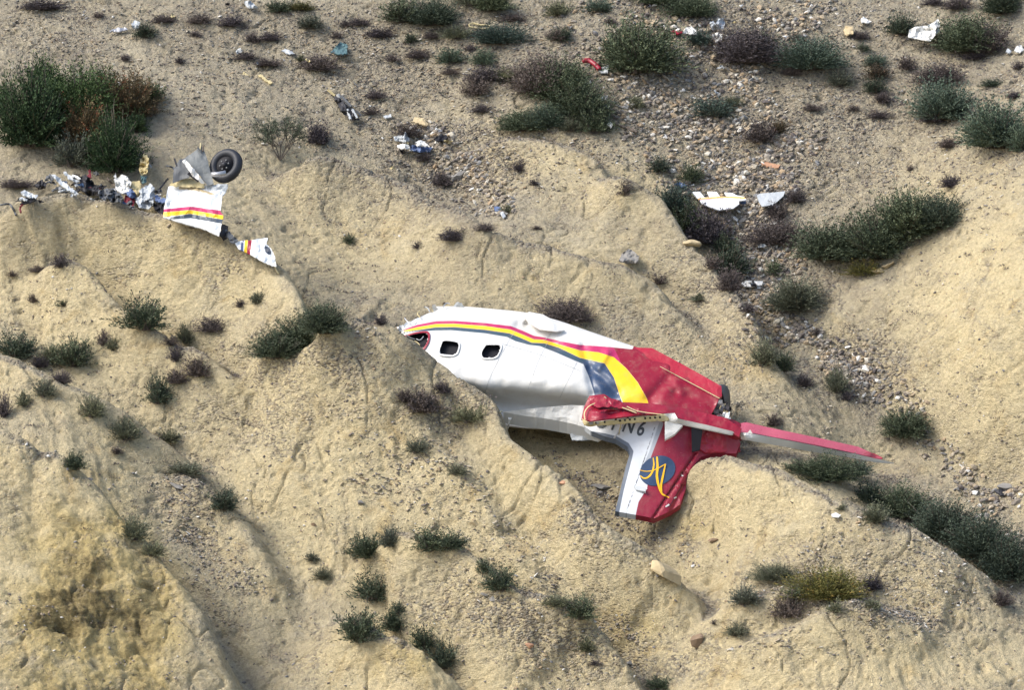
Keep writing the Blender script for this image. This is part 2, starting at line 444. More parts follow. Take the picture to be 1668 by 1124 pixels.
yelf = np.clip(region([(0,560,500,190,.75),(250,450,260,110,.95),(450,640,260,160,.75),(100,900,230,260,1.05),(560,800,300,220,.95),(850,900,200,200,1.0),(1000,990,250,160,.9),
   (1250,820,200,120,.8),(1300,1080,420,110,.85),(1450,970,250,110,.6),(1640,520,170,260,.95),(1560,300,140,70,.6),(560,420,160,90,.7),(900,450,260,70,.45),(1000,300,120,60,.5),
   (1230,600,180,120,.55),(700,1080,300,120,.95),(1600,1080,150,80,.8),(880,255,110,50,.5),(400,330,160,90,.5)]), 0, 1)
grvf = np.clip(region([(1150,80,330,120,.65),(1500,120,320,120,.42),(800,60,300,90,.4),(1250,420,110,150,1.0),(1400,600,90,60,.8),(730,260,140,80,.85),(300,60,400,60,.35),(620,130,200,80,.5),
   (320,890,110,60,.4),(380,960,70,60,.4),(300,820,80,40,.7),(820,1000,140,60,.75),(920,1040,90,40,.7),(520,600,160,50,.5),(1400,960,200,60,.6),(960,850,50,60,.7),(1080,900,60,30,.6),
   (1600,830,100,60,.6),(700,660,110,50,.6),(1300,200,300,100,.7),(1000,1080,200,40,.5),(470,690,200,60,.35)]), 0, 1)
drkf = np.clip(region([(140,960,100,95,1.15),(225,1000,60,90,.9),(160,870,70,40,.7),(110,1090,80,60,.9),(200,1110,80,40,1.0),(90,1000,60,40,.9),(650,1070,60,40,.45),(1020,1030,50,40,.4),(1135,880,30,40,.4)])
   + .0, 0, 1)
drkf = np.clip(drkf*(.5+1.3*fbm(S2*1.4, T2*1.4, 4, 77)+.45), 0, 1)
gt, gs = np.gradient(blur(Hh, 5), DT, DS)
upn = (Tv[2]*(-gt)+Nv[2])/np.sqrt(gs**2+gt**2+1)
flat = sstep(.84, .96, upn+.05*fbm(S2*.8, T2*.8, 4, 88))
grvf = np.clip(grvf*.8+.45*flat, 0, 1.1); yelf = np.clip(yelf*(1-.75*flat)+.25*(1-sstep(.6, .8, upn)), 0, 1)
# relief at all scales
WX = S2+.5*fbm(S2*.5, T2*.5, 3, 1); WY = T2+.5*fbm(S2*.5+7, T2*.5, 3, 2)
nz = .09*fbm(WX*.45, WY*.45, 4, 11)
a_ = math.radians(28); ru = WX*math.cos(a_)+WY*math.sin(a_); rv = -WX*math.sin(a_)+WY*math.cos(a_)
nz += (.018+.034*yelf)*ridged(ru*1.9, rv*.36, 4, 21)                # rills down the fall line
nz += (.006+.020*yelf)*ridged(ru*4.2, rv*.8, 3, 23)+.02*fbm(WX*2.2, WY*2.2, 4, 31)
nz -= .05*np.clip(fbm(WX*1.7+4, WY*2.2, 4, 35)-.25, 0, 1)*3
nz += (.013+.028*grvf)*ridged(WX*6, WY*9, 3, 41)
nz += (.009+.018*grvf+.04*drkf)*fbm(S2*11, T2*9, 3, 51)
nz -= .05*sstep(.42, .75, fbm(WX*4.2+3, WY*5.5, 2, 57))+.03*sstep(.45, .8, vn(WX*13, WY*17, 58))*(vn(WX*2, WY*2, 59) > 0)
nz += .26*drkf*(np.round(fbm(WX*1.3, WY*2.6, 4, 61)*6)/6)           # broken strata
cr = np.abs(fbm(WX*.9+31, WY*.6, 3, 71)); nz -= .07*(1-sstep(0, .035, cr))*sstep(-.1, .3, fbm(S2*.4, T2*.4, 2, 72))
Hh += nz
for a_, b_, r_, d_ in [(137,880,.10,.16),(149,920,.12,.18),(512,860,.08,.12),(95,868,.07,.1),(426,1027,.09,.12),(225,955,.14,.16),(150,1010,.2,.18),(110,1085,.22,.25),(230,1110,.3,.3),(1160,884,.16,.18),(1128,800,.2,.18),(1560,745,.15,.25),(1640,810,.2,.3),(1010,1035,.2,.2),(600,860,.12,.1),(690,300,.2,.1)]:
    s_, t_, _ = pix(a_, b_, .9 if b_ > 840 else .2); Hh -= d_*np.exp(-((S2-s_)/(r_*1.3))**2-((T2-t_)/r_)**2)*(.6+.8*fbm(S2*5, T2*5, 2, 99))
def hgt(s, t): return bil(Hh, s_in, t_in, np.asarray(s, float), np.asarray(t, float))
def hit(px, py):
    """where the sight line through a photo pixel meets the slope"""
    px = np.atleast_1d(np.asarray(px, float)); py = np.atleast_1d(np.asarray(py, float))
    res = np.full(px.shape, np.nan); prev = None
    for n in np.arange(4, -3, -.02):
        s, t, _ = pix(px, py, n); below = hgt(s, t) >= n
        new = below & np.isnan(res); res[new] = n
    res = np.where(np.isnan(res), 0, res)
    s, t, n = pix(px, py, res); return s, t, hgt(s, t)
def gp(px, py):
    s, t, n = hit(px, py); return wld(s, t, n)[0]

# outer skirt: the same sheet carried on to the horizon
def grow(a, step, end, sgn):
    out = []; x = a; d = step
    while abs(x) < end: d = min(d*1.32, 22); x += sgn*d; out.append(x)
    return out
sa = np.array(grow(s_in[0], DS, 420, -1)[::-1]+list(s_in)+grow(s_in[-1], DS, 420, 1))
ta = np.array(grow(t_in[0], DT, 420, -1)[::-1]+list(t_in)+grow(t_in[-1], DT, 420, 1))
SA, TA = np.meshgrid(sa, ta)
sc1 = np.clip(SA, s_in[0], s_in[-1]); tc1 = np.clip(TA, t_in[0], t_in[-1])
HA = hgt(sc1, tc1); dist = np.hypot(SA-sc1, TA-tc1)
HA = HA*np.exp(-dist/8) + sstep(0, 10, dist)*(1.2*ridged(SA*.12+TA*.05, TA*.05, 4, 91)+ .35*fbm(SA*.5, TA*.5, 3, 92)) + sstep(10, 80, dist)*6*ridged(SA*.02+.3, TA*.012, 3, 93)
VW = wld(SA, TA, HA)
zmin = -38 + 1.5*fbm(VW[..., 0]*.05, VW[..., 1]*.05, 3, 95)
VW[..., 2] = np.where(VW[..., 2] < zmin+6, zmin+6*np.exp(np.clip((VW[..., 2]-zmin-6)/6, -30, 0)), VW[..., 2])
nr, nc = SA.shape; idx = np.arange(nr*nc).reshape(nr, nc)
fc = np.stack([idx[:-1, :-1], idx[:-1, 1:], idx[1:, 1:], idx[1:, :-1]], -1).reshape(-1, 4)
fall = np.exp(-dist/5)
gnd = mesh('ground', VW.reshape(-1, 3), fc, M['soil'], smooth=True, attrs={
   'yel': (bil(yelf, s_in, t_in, sc1, tc1)*fall+.55*(1-fall)).ravel(),
   'grv': (bil(grvf, s_in, t_in, sc1, tc1)*fall+.4*(1-fall)).ravel(),
   'drk': (bil(drkf, s_in, t_in, sc1, tc1)*fall).ravel()})
gnd['kind'] = 'structure'
# ------------------------------------------------------------------ sheet metal
def offs(v, t): return np.asarray(v) + t*(-Nv)
def sheet(name, ctrl, parent=None, mat=None, extra=(), sp=4., crumple=0., csc=3., thick=.012, paint=None, rag=0., seed=1,
          holes=(), loc=None, dents=None, curl=0, fold=0.):
    """a torn metal sheet: outline points (px, py, n) in photo pixels with n metres above the mean slope; real thickness"""
    rng = np.random.default_rng(seed)
    c = np.array(ctrl, float); f = tps(list(map(tuple, c))+list(extra))
    bd = []
    for i in range(len(c)):
        a = c[i, :2]; b = c[(i+1) % len(c), :2]; L = np.hypot(*(b-a)); m = max(1, int(L/sp))
        for j in range(m):
            p = a+(b-a)*j/m
            if rag and j: p = p+rng.normal(0, rag, 2)
            bd.append(p)
    bd = np.array(bd); x0, y0 = bd.min(0); x1, y1 = bd.max(0)
    gx, gy = np.meshgrid(np.arange(x0, x1, sp), np.arange(y0, y1, sp)); gx = gx+rng.uniform(-.3, .3, gx.shape)*sp; gy = gy+rng.uniform(-.3, .3, gy.shape)*sp
    gx = gx.ravel(); gy = gy.ravel(); m = sdpoly(gx, gy, bd) > sp*.45
    pts = [Vector(p) for p in bd]+[Vector((a, b)) for a, b in zip(gx[m], gy[m])]
    nb = len(bd)
    vs, es, fs, *_ = delaunay_2d_cdt(pts, [], [list(range(nb))], 1, 1e-4)
    V = np.array([(v.x, v.y) for v in vs])
    def nf(x, y):
        n = f(x, y)
        if crumple:
            n = n + crumple*(1.5*(.5-np.abs(vn(x/K*csc+seed*3.1, y/K*csc, seed)))+.6*np.abs(vn(x/K*csc*2.3, y/K*csc*2.3+seed, seed+4)) + .3*vn(x/K*csc*5, y/K*csc*5, seed+8))
        if fold: n = n + fold*np.sin(x/K*6+y/K*3+seed)
        if dents is not None: n = n + dents(x, y)
        return n
    n = nf(V[:, 0], V[:, 1]); W0 = P(V[:, 0], V[:, 1], n); W1 = W0 - Nv*thick
    nv = len(V); top = [tuple(f_) if area(V[list(f_)]) < 0 else tuple(reversed(f_)) for f_ in fs]
    cnt = {}
    for f_ in top:
        for i in range(len(f_)):
            e = (f_[i], f_[(i+1) % len(f_)]); cnt[e] = 1
    rim = [(a, b) for (a, b) in cnt if (b, a) not in cnt]
    faces = top+[tuple(nv+i for i in reversed(f_)) for f_ in top]+[(b, a, nv+a, nv+b) for a, b in rim]
    attrs = {}
    for k_, polys in (paint or {}).items():
        d = np.max([sdpoly(V[:, 0], V[:, 1], q) for q in polys], 0); attrs[k_] = np.concatenate([d, d-50*0])
    L = loc if loc is not None else (None if parent is not None else W0.mean(0))
    o = mesh(name, np.concatenate([W0, W1]), faces, mat, parent=parent, loc=L, attrs=attrs, smooth=False)
    return o, nf
def area(q):
    return sum(q[i][0]*q[(i+1) % len(q)][1]-q[(i+1) % len(q)][0]*q[i][1] for i in range(len(q)))
def smooth_by_angle(o, deg=35):
    me = o.data; me.polygons.foreach_set('use_smooth', np.ones(len(me.polygons), bool))
    import bmesh
    bm = bmesh.new(); bm.from_mesh(me)
    for e in bm.edges:
        if len(e.link_faces) == 2 and e.calc_face_angle(0) > math.radians(deg): e.smooth = False
    bm.to_mesh(me); bm.free(); return o
def tube(name, pts3, r, mat, parent=None, loc=None, sides=8, taper=None):
    p = np.asarray(pts3, float); V = []; F = []
    for i in range(len(p)):
        d = p[min(i+1, len(p)-1)]-p[max(i-1, 0)]; d = d/(np.linalg.norm(d)+1e-9)
        u = np.cross(d, [.3, .2, .93]); u /= np.linalg.norm(u)+1e-9; v = np.cross(d, u)
        rr = r*(taper[i] if taper else 1)
        for j in range(sides):
            a = 2*math.pi*j/sides; V.append(p[i]+rr*(u*math.cos(a)+v*math.sin(a)))
    for i in range(len(p)-1):
        for j in range(sides):
            a = i*sides+j; b = i*sides+(j+1) % sides; F.append((a, b, b+sides, a+sides))
    F.append(tuple(reversed(range(sides)))); F.append(tuple(range((len(p)-1)*sides, len(p)*sides)))
    if parent is None and loc is None: loc = p.mean(0)
    return mesh(name, V, F, mat, parent=parent, loc=loc, smooth=sides > 6)
def ribbon(pts, w):
    """polygon strip in pixel space round a stroke; returns quads as list of polygons"""
    q = densify(pts, 5); out = []
    d = np.gradient(q, axis=0); d /= np.maximum(np.hypot(d[:, 0], d[:, 1])[:, None], 1e-6)
    nn_ = np.stack([-d[:, 1], d[:, 0]], 1); ww = np.interp(np.linspace(0, 1, len(q)), np.linspace(0, 1, len(w)), w) if hasattr(w, '__len__') else np.full(len(q), w)
    L = q+nn_*ww[:, None]/2; R = q-nn_*ww[:, None]/2
    return L, R
def decal_strip(name, strokes, nf, lift, mat, parent):
    V = []; F = []
    for pts, w_ in strokes:
        L, R = ribbon(pts, w_); b = len(V)
        for a, c in zip(L, R): V.append(a); V.append(c)
        for i in range(len(L)-1): F.append((b+2*i, b+2*i+1, b+2*i+3, b+2*i+2))
    V = np.array(V); return mesh(name, P(V[:, 0], V[:, 1], nf(V[:, 0], V[:, 1])+lift), F, mat, parent=parent)
def slab_prism(name, poly, n1, n0, mat, parent):
    """closed prism whose top outline is seen at height n1 and whose bottom lies at n0 directly beneath"""
    q = np.array(poly, float); m = len(q); n1 = np.array(n1)*np.ones(m); s, t, _ = pix(q[:, 0], q[:, 1], n1)
    V = np.concatenate([wld(s, t, n1), wld(s, t, np.full(m, n0) if np.isscalar(n0) else np.array(n0))])
    up = list(range(m)); 
    if area(q) > 0: up = up[::-1]
    F = [tuple(up), tuple(i+m for i in reversed(up))]+[(up[(i+1) % m], up[i], up[i]+m, up[(i+1) % m]+m) for i in range(m)]
    return mesh(name, V, F, mat, parent=parent)

# ------------------------------------------------------------------ the broken rear fuselage with tail
AC = empty('aircraft_wreck', gp(900, 725), 'large upside down white and red rear fuselage with its tail, lying in the gully', 'aircraft wreck')
ST_ = [ # r1 top edge, r2, r3, r4 lower edge of the side, r5, r6 underside   (px,py,n)
 [(712,499,.72),(676,520,.86),(655,546,.84),(690,600,.62),(725,636,.15),(745,655,-.25)],
 [(752,499,.86),(726,528,1.0),(700,562,1.02),(726,616,.86),(755,648,.42),(770,668,-.15)],
 [(800,503,.92),(772,535,1.07),(748,570,1.08),(752,619,.88),(770,650,.25),(780,682,-.12)],
 [(855,509,.95),(822,545,1.1),(796,582,1.1),(792,626,.90),(800,656,.25),(805,692,-.1)],
 [(905,521,.96),(876,555,1.1),(850,592,1.1),(842,630,.90),(846,660,.25),(850,698,-.1)],
 [(955,538,.96),(930,570,1.1),(908,604,1.09),(896,636,.90),(895,664,.25),(894,700,-.1)],
 [(1005,555,.95),(985,585,1.08),(966,616,1.07),(950,642,.88),(944,668,.28),(938,702,-.1)],
 [(1060,574,.92),(1044,602,1.02),(1028,630,1.0),(1012,656,.82),(1004,680,.42),(996,704,-.05)],
 [(1120,604,.86),(1108,630,.95),(1096,652,.93),(1084,675,.75),(1076,692,.4),(1068,708,.0)],
 [(1177,640,.78),(1170,654,.84),(1163,668,.82),(1155,684,.66),(1150,696,.35),(1144,708,.05)]]
net = []
for r in ST_:
    a, b = r[0], r[-1]
    net.append(r+[(b[0]+2, b[1]-26, -.42), ((a[0]+b[0])/2+6, (a[1]+b[1])/2, -.45), (a[0]+4, a[1]+28, .12)])
net = np.array(net)       # stations x rows x 3
def cr4(p0, p1, p2, p3, u): return .5*((2*p1)+(-p0+p2)*u+(2*p0-5*p1+4*p2-p3)*u*u+(-p0+3*p1-3*p2+p3)*u**3)
def loft(net, mu, mv):
    S_, R_, _ = net.shape; rows = []
    for j in range(R_):
        for v in np.linspace(0, 1, mv, endpoint=False):
            rows.append(cr4(net[:, (j-1) % R_], net[:, j], net[:, (j+1) % R_], net[:, (j+2) % R_], v))
    rows = np.array(rows).transpose(1, 0, 2); out = []
    for i in range(S_-1):
        a = rows[max(i-1, 0)]; b = rows[i]; c = rows[i+1]; d = rows[min(i+2, S_-1)]
        for u in np.linspace(0, 1, mu, endpoint=False): out.append(cr4(a, b, c, d, u))
    out.append(rows[-1]); return np.array(out)
G = loft(net, 26, 18); GX, GY, GN = G[..., 0], G[..., 1], G[..., 2]
top_line = np.array([(640,540),(656,529),(685,517),(700,508),(707,505),(712,496),(722,500),(735,498),(760,499),(2000,499)])
def shell_dent(x, y):
    d = .03*fbm(x/70, y/60, 3, 201)-.02*np.clip(ridged(x/90+.2, y/60, 2, 205)-.3, 0, 1)
    d = d+.012*fbm(x/22, y/22, 2, 206)
    # long crease under the folded roof skin, buckles ahead of the tail
    def crease(x0, y0, x1, y1, w, dep):
        e = np.array([x1-x0, y1-y0], float); k = np.clip(((x-x0)*e[0]+(y-y0)*e[1])/(e@e), 0, 1)
        return dep*np.exp(-((x-x0-k*e[0])**2+(y-y0-k*e[1])**2)/w**2)
    d = d+crease(846,530,905,560,9,-.07)+crease(858,528,905,538,5,-.09)+crease(950,566,968,640,7,-.06)+crease(964,600,1004,640,8,-.07)
    d = d+crease(975,600,990,575,6,.05)+crease(1060,648,1100,604,10,-.07)+crease(1102,640,1160,662,10,-.08)+crease(1090,600,1110,640,8,.04)+crease(820,640,950,660,6,-.03)
    return d+crease(900,560,945,590,8,-.04)
GN2 = GN+shell_dent(GX, GY)*(np.arange(GN.shape[1])[None] < 6*18)
VV = P(GX.ravel(), GY.ravel(), GN2.ravel()); ni, nj = GX.shape; idx = np.arange(ni*nj).reshape(ni, nj)
WIN1 = [(721,556),(729,555),(742,557),(747,561),(745,572),(741,577),(732,579),(718,577),(716,571)]
WIN2 = [(792,562),(812,562),(815,566),(812,575),(806,582),(790,583),(785,579),(786,571)]
WIN3 = [(662,548),(676,544),(692,542),(697,546),(696,556),(690,566),(684,568),(668,562)]
vis = (np.arange(nj) < 5*18)[None] & np.ones((ni, 1), bool)
hole = np.zeros(GX.shape, bool)
for q in (WIN1, WIN2, WIN3): hole |= (sdpoly(GX, GY, q) > -1.3) & vis
# ragged front edge
tear = (GX < np.interp(GY, [495,503,512,520,531,548,560], [708,712,690,672,655,655,664])+4*vn(GX*0, GY/5, 3)) & vis
tear |= (np.arange(ni)[:, None] < 3+3*vn(np.zeros((1, nj)), np.arange(nj)[None]/6., 5)) & ~vis
fc = []
for i in range(ni-1):
    for j in range(nj):
        k = (j+1) % nj
        if hole[i, j] and hole[i+1, k] or (hole[i+1, j] and hole[i, k]): continue
        if tear[i, j] or tear[i+1, k]: continue
        fc.append((idx[i, j], idx[i, k], idx[i+1, k], idx[i+1, j]))
xs_ = [645,680,705,738,790,830,868,905,945,975]; 
def below(xs, ys): return [(x, y) for x, y in zip(xs, ys)]
E0 = [(648,540),(680,529),(710,523),(740,522.5),(790,526),(832,531),(850,538),(870,547),(886,549.5),(910,555),(945,562),(975,564),(1000,566)]   # top of magenta
E1 = [(648,541),(680,533),(710,528),(740,527.5),(790,531),(832,537),(850,544.5),(870,553),(886,553.5),(910,561),(945,571),(975,574),(1012,592)]  # magenta / yellow
E2 = [(648,542),(680,537.5),(710,533),(740,532.5),(790,537),(830,543),(850,551),(866,558),(886,559),(910,566),(945,583),(968,588),(985,592)]     # yellow / slate
E3 = [(648,543),(680,540),(710,538.5),(735,538),(790,543),(826,549),(840,556),(862,562),(880,564),(905,574),(935,587),(952,594),(965,604)]
mag = E0+E1[::-1]
yelp = E1[:-1]+[(1000,582),(1020,600),(1038,622),(1053,648),(1060,668),(1020,668),(1010,645),(1000,615),(985,592)]+E2[:-1][::-1]
slate = E2[:-1]+[(985,592),(1000,615),(1010,645),(1016,668),(972,668),(968,640),(960,615),(952,594)]+E3[:-2][::-1]
redp = [(945,562),(975,564),(1000,566),(1030,569),(1034,560),(1200,560),(1240,760),(1056,760),(1058,668),(1053,648),(1038,622),(1020,600),(1000,582),(975,574),(945,571)]
fx_, fy_ = GX.ravel(), GY.ravel()
M['skin'] = paint_mat('fuselage_paint', WHITE, [('p_red', RED), ('p_mag', MAG), ('p_slate', (.045, .075, .10)), ('p_blue', NAVY), ('p_yel', YEL)], dirt=.22, bumps=.25)
navy_poly = [(948,588),(985,592),(1000,615),(1010,645),(1016,668),(972,668),(968,640),(960,615)]
body = mesh('fuselage_shell', VV, fc, M['skin'], parent=AC, smooth=True, attrs={
   'p_red': sdpoly(fx_, fy_, redp), 'p_mag': sdpoly(fx_, fy_, mag), 'p_slate': sdpoly(fx_, fy_, slate), 'p_blue': sdpoly(fx_, fy_, navy_poly), 'p_yel': sdpoly(fx_, fy_, yelp)})
M['seam'] = plain('seam_sealant', (.36, .37, .37), .6)
M['inner'] = plain('cabin_shade_colour', (.05, .05, .055), .8)  # inner skin and rim coloured dark so the inside reads as unlit
body.data.materials.append(M['inner'])
sol = body.modifiers.new('skin', 'SOLIDIFY'); sol.thickness = .025; sol.offset = -1; sol.material_offset = 1; sol.material_offset_rim = 1
from numpy import argmin
def shell_n(x, y):
    x = np.atleast_1d(np.asarray(x, float)); y = np.atleast_1d(np.asarray(y, float)); o = np.zeros(x.shape)
    vx = GX[:, :5*18].ravel(); vy = GY[:, :5*18].ravel(); vz = GN2[:, :5*18].ravel()
    for i in range(len(x)):
        d = (vx-x[i])**2+(vy-y[i])**2; k = np.argpartition(d, 4)[:4]; w_ = 1/(d[k]+.05); o[i] = (vz[k]*w_).sum()/w_.sum()
    return o
# window frames: raised rings round real openings, black panes behind painted as cabin shade
def ring(name, q, wd, lift, mat, parent):
    p = densify(q+[q[0]], 4)[:-1]; c = p.mean(0); out = c+(p-c)*(1+wd/14.); inn = p
    m = len(p); no = shell_n(out[:, 0], out[:, 1]); ni_ = shell_n(p[:, 0], p[:, 1])
    V = np.concatenate([P(out[:, 0], out[:, 1], no+.002), P(out[:, 0], out[:, 1], no+lift+.022), P(inn[:, 0], inn[:, 1], ni_+lift+.022), P(inn[:, 0], inn[:, 1], ni_-.03)])
    F = []
    for i in range(m):
        j = (i+1) % m
        for r in range(3): F.append((r*m+i, r*m+j, (r+1)*m+j, (r+1)*m+i))
    o = mesh(name, V, F, mat, parent=parent, smooth=False); return o
for q, fm in ((WIN1, M['white']), (WIN2, M['white'])):
    f_ = ring('window_frame', q, 2.4, .003, fm, AC)
    c = np.array(q, float).mean(0); qq = c+(np.array(q)-c)*1.25
    pane = mesh('cabin_shade_pane', P(qq[:, 0], qq[:, 1], shell_n(qq[:, 0], qq[:, 1])-.10), [tuple(range(len(q)))], M['black'], parent=f_)  # flat black pane in place of the cabin's darkness
f_ = ring('door_window_frame', WIN3, 3.2, .008, M['red'], AC); tag(f_, 'red outlined opening at the torn front end')
qq = np.array(WIN3, float); c = qq.mean(0); qq = c+(qq-c)*1.2
mesh('cabin_shade_pane', P(qq[:, 0], qq[:, 1], shell_n(qq[:, 0], qq[:, 1])-.12), [tuple(range(len(qq)))], M['black'], parent=f_)  # black pane again, standing in for shade inside the front end
# torn skin at the front edge and on the roof
sheet('torn_skin', [(706,510,.8),(704,497,.95),(709,495,1.0),(716,506,.85)], AC, M['white'], sp=3, seed=3, rag=.5, crumple=.02)
sheet('torn_skin', [(655,549,.75),(653,531,.8),(672,522,.8),(696,512,.8),(700,516,.78),(676,528,.86),(663,546,.8)], AC, M['palegrey'], sp=3, seed=5, rag=1.2, crumple=.05, csc=9)
sheet('folded_roof_skin', [(853,512,1.08),(862,508,1.1),(884,512,1.12),(902,522,1.16),(920,538,1.15),(905,540,1.2),(880,537,1.22),(862,527,1.2)], AC, M['white'], sp=3, seed=6, crumple=.02,
      extra=[(885,524,1.2)], thick=.02)
for i, (p_, r_, m_) in enumerate([([(668,527),(662,522),(659,518)],.012,'steel'),([(684,517),(680,511),(684,507)],.014,'tan'),([(700,508),(697,502),(692,500)],.012,'palegrey'),
   ([(722,500),(727,494),(733,495)],.012,'steel'),([(662,546),(668,550),(676,553)],.014,'grey'),([(668,560),(676,556),(684,562)],.012,'tan'),([(690,548),(684,554),(678,552)],.010,'palegrey')]):
    q_ = densify(p_, 4); tube('torn_stringer', P(q_[:, 0], q_[:, 1], np.full(len(q_), .95)), r_, M[m_], AC, sides=5)
sheet('torn_skin', [(738,500,.86),(744,492,.98),(752,493,1.0),(756,500,.9)], AC, M['palegrey'], sp=2.5, seed=55, rag=.5, crumple=.04)
sheet('torn_skin', [(650,540,.8),(646,533,.85),(652,529,.85),(660,536,.82),(658,546,.8)], AC, M['white'], sp=2.5, seed=56, rag=.7, crumple=.08, csc=8)
# strake panel along the belly, standing above the red skin
for i, st_ in enumerate([[(838,541),(826,560),(800,610),(790,640)],[(893,556),(876,590),(858,640)],[(940,590),(925,620),(912,648)],[(818,560),(880,578),(945,604)],[(905,524),(896,545),(885,556)]]):
    decal_strip('panel_seam', [(st_, .55)], lambda x, y: shell_n(x, y), .008, M['seam'], AC)
sheet('belly_strake', [(1032,566,.98),(1062,567,1.0),(1066,569,1.0),(1120,598,.96),(1175,629,.92),(1176,645,.86),(1172,648,.86),(1120,620,.92),(1075,596,.98),(1052,580,1.0)], AC, M['darkred'], sp=4, seed=7, crumple=.008, thick=.05)
decal_strip('strake_seam', [([(1075,597),(1120,621),(1172,649)], [.8, 1.2, 1.2])], lambda x, y: shell_n(x, y)+.035, .012, M['tan'], AC)
# pale roof fairing under the side
sheet('dorsal_fairing', [(820,671,.78),(845,668,.84),(880,664,.90),(930,660,.96),(975,662,1.0),(1000,690,.82),(975,702,.66),(955,697,.66),(932,690,.68),(890,682,.70),(850,677,.72)], AC, M['white'], sp=4, seed=8, crumple=.012, thick=.30)
sheet('torn_roof_panel', [(925,692,.50),(970,700,.52),(972,717,.36),(932,717,.34)], AC, M['palegrey'], sp=4, seed=9, crumple=.02, rag=.6, thick=.02)
# fin hanging down to the ground
FC = [(946,690,.72),(1000,684,.86),(1086,682,.92),(1150,690,.86),(1200,702,.74),(1206,722,.58),(1199,739,.42),(1168,738,.42),(1142,744,.40),(1128,760,.36),(1119,775,.34),(1117,796,.22),(1108,822,.12),
      (1092,833,.10),(1065,845,.08),(1052,842,.10),(1002,833,.14),(1010,800,.26),(1019,762,.42),(1026,738,.54),(1022,728,.58),(1004,716,.62),(985,711,.64),(962,702,.66)]
def fin_d(x, y):
    d = .010*fbm(x/40, y/40, 2, 301)
    # rudder hinge valley and buckled right edge
    e = (x-1128)*(-.62)+(y-745)*(-.0)
    k = ((y-744)/(845-744)); lx = 1130-k*66; d = d-.035*np.exp(-((x-lx)/3.)**2)*(y > 738)
    lx2 = 1138-k*50; d = d-.03*np.exp(-((x-lx2)/4.)**2)*(y > 790)
    return d-.05*np.clip((x-1108)/14, 0, 1)*(y > 770)
M['finpaint'] = paint_mat('fin_paint', (.60, .62, .64), [('p_red', (.235, .009, .028)), ('p_grey', (.11, .13, .16)), ('p_line', (.06, .06, .07)), ('p_pale', (.36, .38, .41))], dirt=.16)
red_fin = [(1084,670),(1230,670),(1230,760),(1130,860),(1034,846),(1040,818),(1054,796),(1060,745)]
grey_le = [(955,701),(985,713),(1003,719),(1017,728),(1020,738),(1013,770),(1004,810),(1000,840),(1008,838),(1016,800),(1030,745),(1032,735),(1024,722),(1005,711),(985,706)]
line1 = [(1068,690),(1069.2,690),(1046,762),(1020,838),(1018,838),(1043,765)]
pale_b = [(1074,688),(1082,688),(1060,745),(1050,775),(1042,772),(1058,735)]
fin, fin_n = sheet('tail_fin', FC, AC, M['finpaint'], sp=2.6, seed=10, thick=.13, dents=fin_d, paint={'p_red': [red_fin], 'p_grey': [grey_le], 'p_line': [line1], 'p_pale': [pale_b]},
                   extra=[(1060,760,.46),(1080,730,.66),(1040,800,.30)])
sheet('hinge_fairing', [(1032,790,.36),(1050,794,.38),(1052,801,.36),(1036,798,.34)], fin, M['palegrey'], sp=3, seed=12, thick=.05)
for st_ in [([(1130,744),(1098,790),(1066,838)], .9), ([(1136,752),(1112,790),(1090,826)], .8)]: decal_strip('rudder_seam', [st_], fin_n, .004, M['dark'], fin)
# round emblem with its golden letter
a = np.linspace(0, 2*math.pi, 40, endpoint=False); ex = 30*np.cos(a); ey = 23.5*np.sin(a); ca, sa_ = math.cos(-.42), math.sin(-.42)
ex, ey = 1071+ex*ca-ey*sa_, 767+ex*sa_+ey*ca
V = np.stack([np.append(ex, 1071), np.append(ey, 767)], 1)
em = mesh('round_emblem', P(V[:, 0], V[:, 1], fin_n(V[:, 0], V[:, 1])+.010), [(i, 40, (i+1) % 40) for i in range(40)], M['navy'], parent=fin)
for st_ in ([([(1064,746),(1065,758),(1062,770),(1055,778),(1048,779),(1043,775)], [1.6, 2.8, 2.8, 2.2, 1.4]),
    ([(1042,766),(1052,768),(1062,767),(1072,763),(1084,756)], [1, 1.4, 1.4, 1.6]),
    ([(1070,744),(1071,760),(1070,776),(1073,792),(1078,804),(1084,808),(1090,811)], [2.8, 3.8, 3.9, 3.2, 2.2, 1.4]),
    ([(1084,756),(1080,775),(1077,790),(1078,803)], [1.8, 3.2, 3.2, 1.8])]): decal_strip('emblem_stroke', [st_], fin_n, .018, M['yellow'], fin)
for st_ in ([([(1084,826),(1090,822)], [2, 3]), ([(1098,812),(1102,810)], [2, 2.5]), ([(1110,772),(1112,776)], [2, 3]), ([(1046,788),(1054,797)], [2, 2])]): decal_strip('white_scuff', [st_], fin_n, .008, M['white'], fin)
# registration, upside down as the aircraft lies
def letters(txt, cx, cy, size, ang, nf, parent, mat, shear=.2):
    cu = bpy.data.curves.new('letters', 'FONT'); cu.body = txt; cu.size = 1; cu.offset = .022; cu.align_x = 'CENTER'; cu.align_y = 'CENTER'; cu.shear = shear
    to = bpy.data.objects.new('letters', cu); COL.objects.link(to); bpy.context.view_layer.update()
    me = bpy.data.meshes.new_from_object(to.evaluated_get(bpy.context.evaluated_depsgraph_get()))
    bpy.data.objects.remove(to); v = np.array([x.co[:2] for x in me.vertices])*size; f = [tuple(p.vertices) for p in me.polygons]
    c, s_ = math.cos(ang), math.sin(ang); x = cx+v[:, 0]*c*.72+v[:, 1]*s_; y = cy+v[:, 0]*s_*.72-v[:, 1]*c
    return mesh('registration_letters', P(x, y, nf(x, y)+.006), f, mat, parent=parent)
an = math.pi+math.radians(12)
letters('9', 1047, 697, 34, an, fin_n, fin, M['letter'])
letters('N', 1027, 692, 34, an, fin_n, fin, M['letter'])
